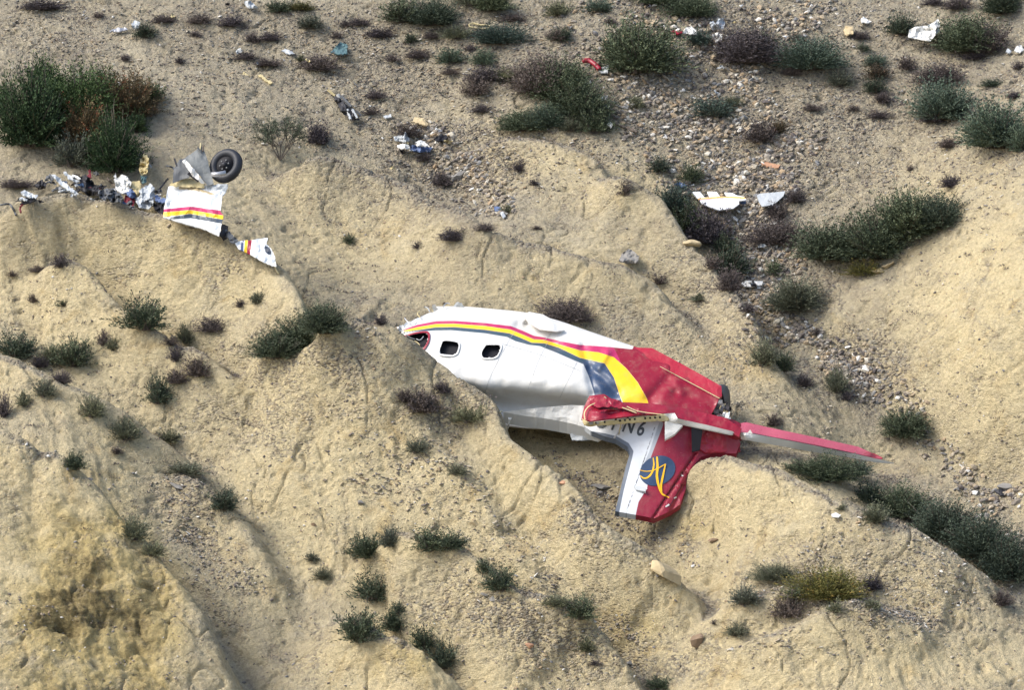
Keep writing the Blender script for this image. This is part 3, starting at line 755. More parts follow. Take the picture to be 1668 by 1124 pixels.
letters('I', 1003, 688, 34, an, fin_n, fin, M['letter']); letters('G', 985, 685, 34, an, fin_n, fin, M['letter'])
# tailplane: near half, crushed towards the viewer
TP = [(947,683,1.10),(951,664,1.18),(960,645,1.22),(984,642,1.20),(1004,655,1.16),(1060,657,1.10),(1120,666,1.03),(1182,681,.98),(1208,698,.90),(1204,712,.86),(1192,705,.90),(1150,695,.98),(1104,681,1.12),(1086,673,1.20),(1040,676,1.24),(1000,681,1.26),(962,686,1.24)]
def tp_d(x, y): return .07*np.exp(-((x-985)/32.)**2)*ridged(x/27., y/15., 1, 401)+.02*np.clip((y-664)/20, 0, 1)
tpl, tpn = sheet('tailplane', TP, AC, M['red'], sp=2.6, seed=14, thick=.03, dents=tp_d, extra=[(1100,672,1.10),(1030,666,1.20),(980,668,1.28)], crumple=.012)
tag(tpl, 'crushed half of the tailplane with its front spar laid bare')
sheet('crumpled_skin', [(960,655,1.26),(975,645,1.30),(1000,650,1.30),(1028,661,1.28),(1052,671,1.26),(1046,676,1.25),(1020,668,1.30),(996,662,1.34),(972,664,1.32)], tpl, M['red'], sp=3, seed=15, crumple=.04, csc=3, rag=.5)
for st_ in [([(953,684),(952,672),(962,660),(985,654),(1003,660),(1030,670),(1037,673)], [1.6, 1.8, 1.4, 1.6, 1.6, 1.8, 1.]), ([(1003,660),(1020,662),(1040,670),(1085,676)], [1.2, 1.6, 1.4, 1]), ([(984,646),(992,652),(1003,656)], [1.2, 2., 1.])]:
    decal_strip('torn_edge', [st_], lambda x, y: tpn(x, y)+.09, .01, M['tan'], tpl)
spar, spn = sheet('spar', [(948,681,1.24),(958,688,1.28),(1000,685,1.30),(1040,680,1.29),(1083,675,1.24),(1090,676,1.2),(1090,684,1.14),(1060,686,1.18),(1010,690,1.20),(960,694,1.18),(951,692,1.18)], tpl, M['tan'], sp=3, seed=16, thick=.02, rag=.4, crumple=.01)
hol = []
for x, y in [(1075,680),(1067,680.5),(1059,681),(1051,681.5),(1034,683),(1026,683.5),(1018,684.5),(1010,685.5),(985,687.5),(971,689),(963,690)]:
    hol.append(([(x-1.6, y+.2), (x, y), (x+1.6, y-.2)], [2.6, 3.8, 2.6]))
for st_ in hol: decal_strip('lightening_hole', [st_], spn, .008, M['black'], tpl)
for st_ in [([(960,690),(966,689)], [5, 4]), ([(972,690),(976,689)], [4, 3])]: decal_strip('rivet_plate', [st_], spn, .015, M['steel'], tpl)
tube('broken_pushrod', P([1020, 1014, 1006, 1000], [686, 694, 706, 714], [1.12, .95, .8, .75]), .018, M['steel'], AC)
tube('broken_pushrod', P([1012, 1008], [688, 708], [1.10, .8]), .012, M['tan'], AC)
sheet('leading_edge', [(1081,674,1.27),(1099,673,1.24),(1104,682,1.2),(1150,692,1.06),(1194,703,.96),(1196,706,.92),(1192,708,.90),(1150,699,.98),(1108,690,1.06),(1084,684,1.14)], tpl, M['white'], sp=3, seed=17, thick=.03)
sheet('balance_horn', [(1083,684,1.12),(1112,693,1.04),(1099,707,.92),(1083,716,.86)], tpl, M['white'], sp=4, seed=18, thick=.05, crumple=.01)
# tail cone bullet between the two halves
bx = np.array([1168,1186,1200,1208,1211]); V = []; F = []
ctr = [(1150,688,.66,.10),(1172,692,.68,.15),(1188,698,.68,.19),(1199,704,.64,.20),(1206,709,.60,.17),(1210,712,.56,.10),(1211,713,.54,.01)]
pts3 = [P(x, y, n) for x, y, n, r in ctr]
tube('tail_bullet', pts3, 1.0, M['red'], AC, sides=20, taper=[c[3] for c in ctr])
# far half of the tailplane
M['pinkred'] = paint_mat('sky_sheen_red', (.42, .085, .125), dirt=.10, rough=.22)  # sky reflection mixed into the base colour, paler than the plain red
wing, wn = sheet('tailplane', [(1203,690,.80),(1216,688,.80),(1250,696,.72),(1340,715,.54),(1398,728,.42),(1420,738,.36),(1437,747,.32),(1425,746,.26),(1390,738,.36),(1330,725,.50),(1270,714,.68),(1206,704,.82)], AC, M['pinkred'], sp=4, seed=20, thick=.03)
tag(wing, 'straight far half of the tailplane its red skin painted pale as sky sheen')
sheet('tip_cap', [(1409,735,.34),(1424,739,.30),(1438,746,.26),(1428,748,.25),(1415,744,.28)], wing, M['darkred'], sp=3, seed=21, thick=.03)
sheet('leading_edge', [(1206,705,.84),(1222,705,.84),(1226,707,.84),(1270,715,.70),(1330,727,.52),(1390,739,.38),(1430,748,.34),(1456,754,.30),(1428,752,.28),(1380,743,.26),(1320,734,.38),(1260,723,.56),(1207,714,.70)], wing, M['white'], sp=4, seed=22, thick=.03,
      extra=[(1215,710,.84),(1300,726,.56),(1400,744,.33)])
decal_strip('hinge_seam', [([(1226,706),(1300,721),(1400,741)], 1.0)], lambda x, y: wn(x, y)+.0, .012, M['dark'], wing)
sheet('white_chip', [(1218,705,.86),(1222,700,.92),(1226,707,.86)], wing, M['white'], sp=3, seed=23)
# underside of the tail: deep red torn box behind the near tailplane
sheet('tail_root_skin', [(1140,692,.80),(1166,696,.80),(1203,708,.60),(1206,735,.38),(1150,738,.48),(1138,730,.56)], AC, M['darkred'], sp=4, seed=24, crumple=.02, csc=3, thick=.03)
sheet('painted_tail_shade', [(1126,694,.98),(1145,696,.96),(1140,733,.62),(1127,736,.60)], AC, M['black'], sp=4, seed=25, thick=.02)  # black sheet standing in for the shadow beneath the tailplane
# open rear bulkhead
bk = tube('rear_bulkhead', [P(1166, 655, .42), P(1177, 656, .46)], .36, M['grey'], AC, sides=18)
rngb = np.random.default_rng(4)
for i in range(15):
    x = rngb.uniform(1163, 1184); y = rngb.uniform(636, 682); n = rngb.uniform(.72, .98)
    sheet('torn_bulkhead_piece', [(x, y, n), (x+rngb.uniform(4, 9), y+rngb.uniform(-3, 3), n+.05), (x+rngb.uniform(3, 8), y+rngb.uniform(5, 11), n), (x-2, y+rngb.uniform(4, 8), n-.05)], bk,
          M[['dark', 'grey', 'palegrey', 'tan', 'black', 'steel'][i % 6]], sp=3, seed=30+i, rag=.6, crumple=.05, csc=8)
tube('door_strut', [P(830, 680, .62), P(829, 690, .5), P(824, 706, .15)], .022, M['white'], AC)
sheet('strut_head', [(827,679,.66),(834,679,.66),(832,684,.62),(829,684,.62)], AC, M['white'], sp=3, seed=50, thick=.03)
# ------------------------------------------------------------------ scattered debris
def hn(x, y): return float(hit(x, y)[2][0])
def debris(name, label, cat, pts, mat, lift=.05, rise=None, crumple=.05, csc=4, thick=.012, sp=3, seed=1, rag=.6, group=None, paint=None, parent=None):
    """a torn sheet lying on the slope: outline in photo pixels; rise gives the height of each point above the ground at its foot"""
    p = np.array(pts, float); c = p.mean(0); low = p[p[:, 1].argmax()]
    n0 = hn(low[0], low[1]); r = np.zeros(len(p)) if rise is None else np.array(rise, float)
    ctrl = [(a, b, n0+lift+q) for (a, b), q in zip(p, r)]
    o, nf = sheet(name, ctrl, parent, mat, sp=sp, crumple=crumple, csc=csc, thick=thick, seed=seed, rag=rag, paint=paint,
                  loc=None if parent is not None else gp(low[0], low[1]))
    if label: tag(o, label, cat, group)
    return o, nf
def paintm(key, base, layers, **k): M[key] = paint_mat(key, base, layers, **k); return M[key]
# white fuselage side with three stripes, standing behind the ridge at the left
FP = empty('fuselage_panel', gp(318, 372), 'white side panel with magenta, yellow and slate stripes, standing below the wheel', 'fuselage panel')
m1 = paintm('striped_panel_paint', (.66, .67, .66), [('q_m', MAG), ('q_y', YEL), ('q_s', (.05, .065, .085)), ('q_t', (.42, .33, .19))], dirt=.12)
nb = hn(318, 380)+.0
q = [(274,304,nb+.30),(285,300,nb+.30),(330,303,nb+.32),(345,303,nb+.34),(372,300,nb+.34),(367,314,nb+.34),(362,318,nb+.36),(359,345,nb+.38),(364,350,nb+.38),(361,364,nb+.35),(357,384,nb+.30),(330,372,nb+.30),(266,354,nb+.28),(267,340,nb+.32),(271,320,nb+.32)]
sheet('skin', q, FP, m1, sp=3, seed=61, crumple=.05, csc=2.2, thick=.03, rag=.3, paint={
   'q_m': [[(262,341),(310,336),(362,343),(366,351),(310,342),(262,346)]], 'q_y': [[(262,346),(310,342),(366,351),(366,358),(310,348),(262,354)]],
   'q_s': [[(274,354),(310,348),(366,358),(366,365),(310,355),(276,358)]], 'q_t': [[(292,303),(320,305),(352,316),(346,318),(318,310),(290,308)]]})
sheet('bent_top_skin', [(276,302,nb+.38),(284,293,nb+.42),(318,290,nb+.44),(332,297,nb+.40),(333,306,nb+.36),(300,304,nb+.38)], FP, M['tan'], sp=3, seed=62, crumple=.05, rag=.5)
sheet('bent_top_skin', [(334,301,nb+.40),(370,299,nb+.42),(371,306,nb+.40),(363,316,nb+.38),(338,312,nb+.36)], FP, M['palegrey'], sp=3, seed=63, crumple=.04, rag=.5)
sheet('torn_edge', [(357,383,nb+.32),(362,365,nb+.3),(372,368,nb+.15),(372,384,nb+.05),(364,392,nb+.1)], FP, M['dark'], sp=3, seed=64, crumple=.08, rag=1)
# grey undercarriage leg fairing above it, then the wheel
LG = empty('landing_gear_fairing', gp(315, 300), 'two folded grey metal panels rising to a point beside the wheel', 'metal fairing')
sheet('fairing_panel', [(281,298,nb+.50),(283,275,nb+.62),(292,260,nb+.68),(302,257,nb+.7),(312,275,nb+.66),(308,289,nb+.58),(296,292,nb+.52)], LG, M['grey'], sp=3, seed=65, crumple=.015, rag=.3)
sheet('fairing_panel', [(300,258,nb+.70),(325,240,nb+.80),(330,238,nb+.80),(338,260,nb+.7),(348,299,nb+.5),(338,302,nb+.48),(325,285,nb+.55),(312,270,nb+.66)], LG, plain('mid_grey_metal', (.15,.16,.16), .6, .1), sp=3, seed=66, crumple=.015, rag=.3)
sheet('torn_white_edge', [(297,262,nb+.76),(302,259,nb+.78),(318,278,nb+.72),(333,298,nb+.58),(328,298,nb+.58),(312,284,nb+.68)], LG, M['white'], sp=3, seed=67, crumple=.05, rag=.6)
sheet('gap_shade_sheet', [(305,283,nb+.68),(312,276,nb+.70),(326,292,nb+.64),(322,296,nb+.60)], LG, M['black'], sp=3, seed=68)  # black sheet laid in as the shade between the folded panels
for i, (x, y, x2, y2) in enumerate([(326,246,327,233),(330,246,332,236),(328,248,322,240),(288,270,284,258)]):
    tube('bent_bracket', P([x, x2], [y, y2], [nb+.8, nb+.86]), .018, M[['tan', 'wood', 'grey', 'dark'][i]], LG, sides=6)
# wheel
def wheel(px, py, n, R_, r_, ax, label):
    c = P(px, py, n); root = empty('loose_tyre', c, label, 'wheel')
    a = np.array(ax, float); a /= np.linalg.norm(a); u = np.cross(a, [0, 0, 1.]); u /= np.linalg.norm(u); v = np.cross(a, u)
    A_, B_ = 56, 20; V = []; F = []
    for i in range(A_):
        th = 2*math.pi*i/A_; e = u*math.cos(th)+v*math.sin(th)
        for j in range(B_):
            ph = 2*math.pi*j/B_; gr = 1-.05*(abs(math.cos(ph)) > .8 and j % 2 == 0)
            V.append(c+e*(R_-r_+r_*gr*math.cos(ph))+a*r_*1.05*gr*math.sin(ph))
    for i in range(A_):
        for j in range(B_): F.append((i*B_+j, ((i+1) % A_)*B_+j, ((i+1) % A_)*B_+(j+1) % B_, i*B_+(j+1) % B_))
    mesh('tyre', V, F, M['rubber'], parent=root, smooth=True)
    tube('rim', [c-a*.05, c-a*.02, c+a*.03, c+a*.05], (R_-2*r_)*1.06, M['dark'], root, sides=28, taper=[1, .8, .8, 1])
    tube('hub', [c-a*.02, c+a*.10, c+a*.13], .06, M['dark'], root, sides=14, taper=[1, .9, .4])
    for k in range(6):
        th = k*math.pi/3+.3; e = u*math.cos(th)+v*math.sin(th); tube('wheel_bolt', [c+a*.05+e*.1, c+a*.085+e*.1], .016, M['grey'], root, sides=6)
    return root, c, a, u, v
wr, wc, wa, wu, wv = wheel(368, 270, nb+.62, .375, .098, (-.42, -.84, .42), 'black rubber aircraft wheel standing on edge beside grey fairing panels')
tube('axle_strut', P([345, 352, 368], [284, 284, 281], [nb+.74, nb+.76, nb+.78]), .05, M['steel'], wr, sides=12)
# small bent panel lower down the ridge
m2 = paintm('small_striped_paint', (.68, .69, .68), [('q_b', (.05, .07, .16)), ('q_y', YEL), ('q_m', RED), ('q_k', (.02, .03, .05))], dirt=.14)
debris('nose_panel', 'white bent panel with blue, yellow and red bars, lowest piece of the left wreckage', 'fuselage panel',
   [(382,395),(393,392),(412,391),(418,389),(436,387),(434,398),(441,404),(448,418),(450,434),(443,433),(425,424),(405,413),(388,405)], m2, lift=.22, crumple=.06, csc=3, thick=.02, seed=70, rag=.4,
   paint={'q_b': [[(394,388),(398,388),(396,412),(391,410)]], 'q_y': [[(399,388),(404,388),(402,416),(397,414)]], 'q_m': [[(404,386),(411,386),(407,418),(402,416)]], 'q_k': [[(431,398),(440,404),(443,414),(437,415),(432,410)]]})
debris('twisted_strip', 'dark twisted frame strip joining the striped panel to the small bent panel', 'metal frame', [(362,368),(372,376),(388,392),(380,396),(368,386),(360,378)], M['grey'], lift=.15, crumple=.12, csc=7, seed=71, rag=1.2)
tube_ = tube('bent_rod', P([447, 450, 454], [432, 440, 446], [hn(450,446)+.1]*3), .02, M['tan'], loc=gp(450, 445)); tag(tube_, 'short bent tan rod poking out below the small bent panel', 'metal rod')
# heap on the left
HEAP = [
 ('crumpled_sheet','bright white crumpled panel with an upright torn corner, in the middle of the left heap','metal panel',[(185,287),(188,281),(192,290),(197,284),(208,288),(214,296),(210,303),(212,310),(204,316),(196,314),(188,306),(187,297)],'white',.28,.10,5),
 ('crumpled_sheet','grey white crumpled panel right of the dark red piece in the left heap','metal panel',[(226,310),(236,302),(246,299),(252,306),(251,322),(249,334),(240,340),(226,337),(222,326),(228,318)],'palegrey',.24,.12,5),
 ('red_fragment','rounded dark red fragment between the two white crumpled panels','fragment',[(204,318),(214,314),(219,322),(217,336),(205,335),(202,326)],'maroon',.22,.08,5),
 ('dark_fragment','dark purple folded sheet above the dark red fragment','fragment',[(204,314),(214,306),(222,318),(216,322),(210,320)],'blue',.26,.08,6),
 ('grey_fragment','plain tan grey sheet behind the gap between the white crumpled panels','fragment',[(210,296),(228,294),(230,306),(224,318),(214,308)],'tan',.20,.06,4),
 ('dark_fragment','big near black folded sheet in the middle of the heap with a blue sheen','fragment',[(130,288),(140,284),(152,296),(162,308),(160,318),(142,318),(131,306)],'dark',.22,.14,4),
 ('red_fragment','tiny upright red shard on top of the near black sheet','fragment',[(144,280),(147,275),(149,290),(143,288)],'maroon',.30,.02,6),
 ('torn_spar','long grey strip slanting down the left part of the heap','metal strip',[(83,284),(90,284),(106,298),(122,310),(128,316),(120,314),(100,302)],'palegrey',.22,.05,5),
 ('torn_spar','pale curved strip above the long grey strip','metal strip',[(103,280),(108,279),(118,290),(130,294),(124,297),(112,292)],'palegrey',.24,.05,5),
 ('torn_spar','short bright white strip just left of the near black sheet','metal strip',[(117,284),(126,286),(132,291),(128,292),(118,288)],'white',.26,.05,5),
 ('bowl_fragment','shallow white curved shell at the left end of the heap','fragment',[(34,312),(40,309),(50,314),(62,318),(58,323),(46,321),(36,317)],'palegrey',.16,.05,5),
 ('dark_fragment','dark purple sheet below the white curved shell','fragment',[(44,322),(60,322),(54,328),(40,332),(32,332)],'dark',.10,.06,5),
 ('twisted_wreckage','knot of grey green twisted metal right of the near black sheet','metal frame',[(160,312),(175,306),(190,310),(200,320),(199,332),(180,328),(163,322)],'grey',.20,.22,9),
 ('twisted_wreckage','arched grey frame at the top of the left part of the heap','metal frame',[(74,288),(82,282),(88,288),(84,294),(80,290),(72,296)],'grey',.22,.12,7),
 ('twisted_wreckage','low pile of dark scraps left of the arched frame','metal frame',[(56,300),(68,292),(76,298),(74,306),(62,308)],'dark',.14,.14,8),
 ('twisted_wreckage','flat curved grey hoop lying along the ridge below the long strip','metal frame',[(83,310),(92,304),(110,308),(116,314),(106,313),(94,308)],'grey',.14,.05,6),
 ('blue_strip','dark blue bent duct beside the striped panel','duct',[(252,316),(262,320),(271,324),(270,332),(262,330),(253,326)],'blue',.26,.06,5),
 ('dark_fragment','black gap filler of crushed ribs below the blue duct','fragment',[(250,332),(262,328),(270,338),(268,348),(252,342)],'black',.2,.1,7),
 ('tattered_cloth','ragged ochre brown cloth hanging on a stick above the heap','cloth',[(228,262),(234,250),(240,252),(243,264),(240,280),(232,286),(226,276)],'tan',.30,.16,8),
 ('teal_scrap','small teal and white scrap at the foot of the ragged cloth','scrap',[(229,286),(240,286),(238,296),(231,298)],'teal',.3,.1,7)]
for i, (nm, lb, ct_, pp, mt, lf, cr_, cs_) in enumerate(HEAP):
    debris(nm, lb, ct_, pp, M[mt], lift=lf, crumple=cr_, csc=cs_, seed=80+i, sp=2.5, rag=.9, thick=.02)
rods = [([(0,334),(14,332),(20,338),(26,350)],'grey','grey bent rod at the left edge of the photo'),([(40,330),(33,338),(34,346)],'maroon','thin reddish rod under the white curved shell'),
 ([(150,318),(156,308),(166,300)],'grey','thin rod leaning on the knot of twisted metal'),([(170,330),(172,318),(180,308)],'steel','short steel rod inside the knot of twisted metal'),
 ([(186,330),(190,318),(196,312)],'steel','short steel rod at the right side of the knot of metal'),([(175,290),(182,298),(190,304)],'wood','brown rod behind the bright white crumpled panel'),
 ([(236,254),(238,262),(246,272)],'palegrey','pale curved rod across the ragged ochre cloth'),([(234,246),(231,254),(229,262)],'wood','dark stick holding the ragged ochre cloth'),
 ([(66,304),(80,296),(90,300)],'steel','thin bright rod over the arched grey frame'),([(258,310),(266,300),(274,290)],'dark','dark rod leaning toward the grey fairing panels'),
 ([(271,270),(280,272),(284,276)],'grey','grey stub left of the fairing panels'),([(96,312),(110,310),(124,318)],'palegrey','pale thin rod lying on the ridge at the heap foot')]
for i, (pp, mt, lb) in enumerate(rods):
    n0 = hn(*pp[-1])+.18 if i != 0 else hn(*pp[-1])+.05; q = densify(pp, 4)
    tag(tube('bent_rod', P(q[:, 0], q[:, 1], np.full(len(q), n0)+.05*np.sin(np.arange(len(q)))), .022, M[mt], loc=gp(*pp[-1]), sides=6), lb, 'metal rod')
CN = {'grey': 'grey', 'dark': 'near black', 'steel': 'silver', 'palegrey': 'pale grey', 'navy': 'dark blue', 'white': 'white', 'blue': 'blue', 'black': 'pitch black', 'maroon': 'dark red', 'tan': 'tan'}
SZ = ['curled', 'flat', 'jagged', 'thin', 'bent', 'tiny']
def bits(base, cen, sc_, cnt, mats, labels, lift=.16, seed=0):
    rg = np.random.default_rng(seed)
    for i in range(cnt):
        a = rg.normal(cen, sc_); k = rg.uniform(2.5, 6.5); an_ = np.sort(rg.uniform(0, 6.28, 6)); rr_ = k*rg.uniform(.5, 1.2, 6)
        pp = [(a[0]+r*math.cos(t)*1.4, a[1]+r*math.sin(t)*.8) for r, t in zip(rr_, an_)]
        debris('scrap', labels % (SZ[len([1 for q_ in range(i) if mats[q_ % len(mats)] == mats[i % len(mats)]])]+' '+CN[mats[i % len(mats)]]), 'scrap', pp, M[mats[i % len(mats)]], lift=lift+rg.uniform(0, .08), crumple=.12, csc=10, seed=seed*50+i, sp=2, thick=.015, group=base)
bits('small scraps in the left heap', (105,300), (26,7), 14, ['grey','dark','steel','palegrey','dark','navy'], '%s scrap in the part of the heap left of the black sheet', seed=3)
bits('small scraps in the left heap', (178,318), (14,6), 12, ['grey','palegrey','dark','steel'], '%s scrap in the knot of metal left of the white crumpled sheets', seed=4)
bits('small scraps in the left heap', (258,325), (7,12), 9, ['dark','grey','white','blue','tan'], '%s scrap against the left side of the striped panel', seed=5)
bits('small scraps in the left heap', (45,318), (20,6), 6, ['dark','grey','palegrey'], '%s scrap at the far left end of the heap by the curved shell', seed=6, lift=.08)
bits('small scraps in the left heap', (150,312), (20,5), 12, ['dark','grey','black','maroon'], '%s scrap at the lower edge of the heap under the black sheet', seed=7, lift=.14)
bits('small scraps in the left heap', (215,330), (14,5), 8, ['dark','grey','black','blue'], '%s scrap at the foot of the two white crumpled sheets', seed=8, lift=.12)
bits('small scraps in the gully', (1235,430), (28,60), 12, ['palegrey','white','dark','steel'], '%s scrap among the stones in the gully below the notched panel', seed=9, lift=.04)
bits('small scraps on the upper slope', (1180,110), (90,55), 12, ['palegrey','white','dark','tan'], '%s scrap on the stony slope around the white rags', seed=10, lift=.04)
bits('small scraps on the upper slope', (690,235), (50,30), 10, ['palegrey','tan','dark','steel'], '%s scrap in the hollow near the ragged white strips', seed=11, lift=.04)
bits('small scraps on the upper slope', (420,60), (90,40), 6, ['palegrey','tan','dark'], '%s scrap on the upper left slope among dark mats', seed=12, lift=.04)
# pieces across the upper slope and in the stony gully
m3 = paintm('gully_panel_paint', (.76, .77, .78), [('q_o', (.75, .42, .12)), ('q_p', (.45, .30, .38))], dirt=.08)
gpn, gpf = debris('wing_panel', 'white panel with tooth shaped notches and a thin orange stripe lying in the stony gully', 'metal panel',
  [(1127,312),(1140,312),(1147,321),(1156,321),(1152,312),(1167,312),(1173,320),(1184,320),(1180,313),(1193,314),(1200,318),(1212,320),(1216,325),(1203,327),(1204,332),(1194,339),(1176,341),(1172,342),(1160,338),(1144,331)], m3, lift=.24, crumple=.02, csc=2, thick=.03, seed=131, rag=.1, sp=1.6,
  paint={'q_o': [[(1132,323),(1180,319),(1216,321),(1216,324),(1180,322),(1134,326)]], 'q_p': [[(1134,325),(1180,322),(1180,323.5),(1135,327)]]})
debris('curved_panel', 'pale blue grey half moon panel right of the notched white panel', 'metal panel', [(1233,318),(1238,315),(1262,313),(1279,311),(1276,319),(1264,330),(1250,335),(1241,336),(1236,328)], M['palegrey'], lift=.16, crumple=.015, seed=132, rag=.1, thick=.02)
debris('flat_scrap', 'dark purple flap beside the right end of the notched white panel', 'fragment', [(1204,326),(1216,325),(1215,331),(1205,332)], M['navy'], lift=.12, crumple=.02, seed=133)
debris('white_strip', 'narrow white strip on the stones above the round grey bush', 'metal strip', [(1207,461),(1216,457),(1243,458),(1241,464),(1222,467),(1212,466)], M['white'], lift=.12, crumple=.02, seed=134, rag=.2, thick=.03)
debris('plank', 'orange brown board lying among stones above the white panels', 'board', [(1240,265),(1252,264),(1271,268),(1268,273),(1250,271)], M['orange'], lift=.06, crumple=.01, seed=135, thick=.03)
debris('crumpled_sheet', 'large bright white crumpled sheet at the top right, against a green bush', 'metal sheet', [(1481,48),(1490,43),(1510,41),(1522,35),(1528,30),(1531,36),(1531,50),(1524,56),(1516,66),(1500,64),(1479,60)], M['white'], lift=.25, crumple=.14, csc=3.2, seed=136, rag=.2, thick=.02)
RH = densify([(949,99),(958,98),(966,102),(973,108),(977,113)], 4)
o = tube('red_hose', P(RH[:, 0], RH[:, 1], np.full(len(RH), hn(960,106)+.08)), .055, M['red'], loc=gp(962, 108), sides=10); tag(o, 'curved bright red piece of tube lying on bare soil near the top middle', 'tube')
RG = densify([(764,40),(770,37),(782,40),(794,40),(798,43),(792,46),(776,45),(766,43),(764,40)], 4)
o = tube('yellow_hoop', P(RG[:, 0], RG[:, 1], np.full(len(RG), hn(780,48)+.06)), .02, M['tan'], loc=gp(780, 46), sides=6); tag(o, 'thin pale yellow hoop lying below the top bushes', 'hoop')
UP = [
 ('white_scrap','white domed scrap at the left of the top right bushes','scrap',[(1112,52),(1118,44),(1126,42),(1135,50),(1136,55),(1124,55)],'white',.1,.05),
 ('white_scrap','upright pair of white rags on the bush at the top','scrap',[(1156,36),(1162,33),(1166,38),(1170,30),(1178,28),(1181,36),(1178,46),(1168,46),(1160,47)],'palegrey',.2,.18),
 ('white_scrap','white lump just below the pair of white rags','scrap',[(1160,56),(1168,52),(1177,55),(1176,64),(1166,67)],'white',.15,.1),
 ('white_scrap','small white scrap on open soil left of the large white sheet','scrap',[(1402,30),(1406,26),(1413,31),(1420,34),(1414,37),(1404,36)],'white',.08,.05),
 ('ochre_rock','pale ochre and white lump left of the large white sheet','fragment',[(1374,48),(1378,41),(1389,43),(1390,54),(1376,57)],'rock',.08,.08),
 ('white_scrap','white scrap at the right edge beside the green bush','scrap',[(1652,82),(1656,74),(1664,73),(1668,80),(1662,85)],'white',.08,.05),
 ('white_scrap','small grey white scrap at the right end of the top bush','scrap',[(1638,84),(1642,78),(1648,82),(1645,86)],'palegrey',.08,.05),
 ('white_scrap','small white block below the long bushy mound near the top middle','scrap',[(976,158),(980,154),(990,155),(990,162),(982,164)],'white',.08,.03),
 ('flat_scrap','pale folded sheet beside the end of the red tube','scrap',[(974,114),(984,108),(992,106),(990,118),(980,118)],'palegrey',.08,.06),
 ('white_scrap','small white scrap at the foot of the dark bush, top middle','scrap',[(989,202),(994,198),(998,202),(995,208)],'white',.15,.03),
 ('slab','long grey brown slat right of the dark bush, top middle','board',[(1000,200),(1006,200),(1040,213),(1036,215)],'wood',.06,.02),
 ('flat_rock','tan wedge shaped flat slab above the white scraps in the hollow','slab',[(670,198),(676,190),(690,192),(698,202),(694,204),(682,200)],'rock',.1,.03),
 ('flat_scrap','pale triangular chip left of the tan wedge slab','scrap',[(624,189),(637,185),(638,190),(628,192)],'palegrey',.06,.02),
 ('white_scrap','ragged white strip with a peak, upper one in the hollow','scrap',[(641,222),(650,219),(658,220),(660,214),(664,220),(667,228),(656,230),(644,228)],'palegrey',.12,.14),
 ('white_scrap','ragged white strip, lower left one in the hollow','scrap',[(647,236),(654,234),(665,234),(668,240),(654,242),(649,240)],'white',.12,.08),
 ('white_scrap','ragged white strip, lower right one in the hollow','scrap',[(676,231),(684,228),(692,230),(700,238),(688,237),(678,236)],'white',.14,.1),
 ('dark_fragment','dark blue crushed sheet right below the ragged white strips','fragment',[(668,236),(690,236),(704,240),(700,246),(680,246),(668,244)],'blue',.08,.12),
 ('black_bag','small black folded bag lying right of the ragged white strips','bag',[(706,226),(712,221),(726,219),(730,223),(724,229),(712,229)],'black',.08,.06),
 ('blue_scrap','small dark blue scrap beside the grey bush in the lower hollow','scrap',[(805,336),(814,336),(818,342),(812,346),(806,342)],'blue',.08,.04),
 ('white_scrap','small pale scrap below the dark blue scrap in the lower hollow','scrap',[(814,346),(819,344),(824,352),(820,355)],'palegrey',.06,.03),
 ('teal_cloth','teal cloth heaped beside a bush near the top left','cloth',[(538,84),(546,76),(554,68),(566,72),(566,86),(552,88)],'teal',.12,.08),
 ('white_scrap','thin white rod shaped scrap left of the teal cloth','scrap',[(458,82),(464,79),(476,83),(480,87),(472,88)],'palegrey',.08,.03),
 ('white_scrap','pale crumpled scrap at the top edge left of centre','scrap',[(398,2),(406,0),(414,6),(420,12),(410,12),(402,10)],'palegrey',.08,.14),
 ('blue_scrap','blue grey sheet lying left of the low bush at the top left','scrap',[(178,50),(190,45),(204,44),(208,48),(190,51)],'steel',.1,.04),
 ('pale_scrap','pale blue and yellow scrap on the low bush at the top left','scrap',[(214,38),(220,32),(228,36),(226,44),(216,45)],'palegrey',.2,.06),
 ('yellow_stick','thin yellow stick above the wreckage on the left','stick',[(420,122),(424,120),(444,134),(440,136)],'tan',.04,.01),
 ('yellow_stick','short yellow chip left of the thin yellow stick','stick',[(390,116),(400,118),(408,124),(398,123)],'tan',.04,.01),
 ('teal_scrap','small teal scrap beside the notched panel gully bush','scrap',[(1098,300),(1108,296),(1120,301),(1112,305)],'navy',.1,.05),
 ('grey_lump','ribbed grey lump lying on the ridge above the fuselage','fragment',[(1008,424),(1014,412),(1024,405),(1034,410),(1041,417),(1038,426),(1022,428)],'greyrock',.14,.08),
 ('white_scrap','thin white chip beside the green strip of bushes at right','scrap',[(1354,838),(1362,835),(1370,839),(1366,843),(1356,842)],'white',.05,.02),
 ('dark_fragment','dark hollow slab at the right edge below the far gully','fragment',[(1620,800),(1634,792),(1648,798),(1646,806),(1630,807)],'dark',.03,.04),
 ('red_scrap','tiny red tube on the stony top slope','scrap',[(1094,50),(1106,48),(1112,52),(1104,55)],'red',.08,.02),
]
for i, (nm, lb, ct_, pp, mt, lf, cr_) in enumerate(UP):
    debris(nm, lb, ct_, pp, M[mt], lift=lf, crumple=cr_, csc=5, seed=150+i, sp=2.2, rag=.5, thick=.03)
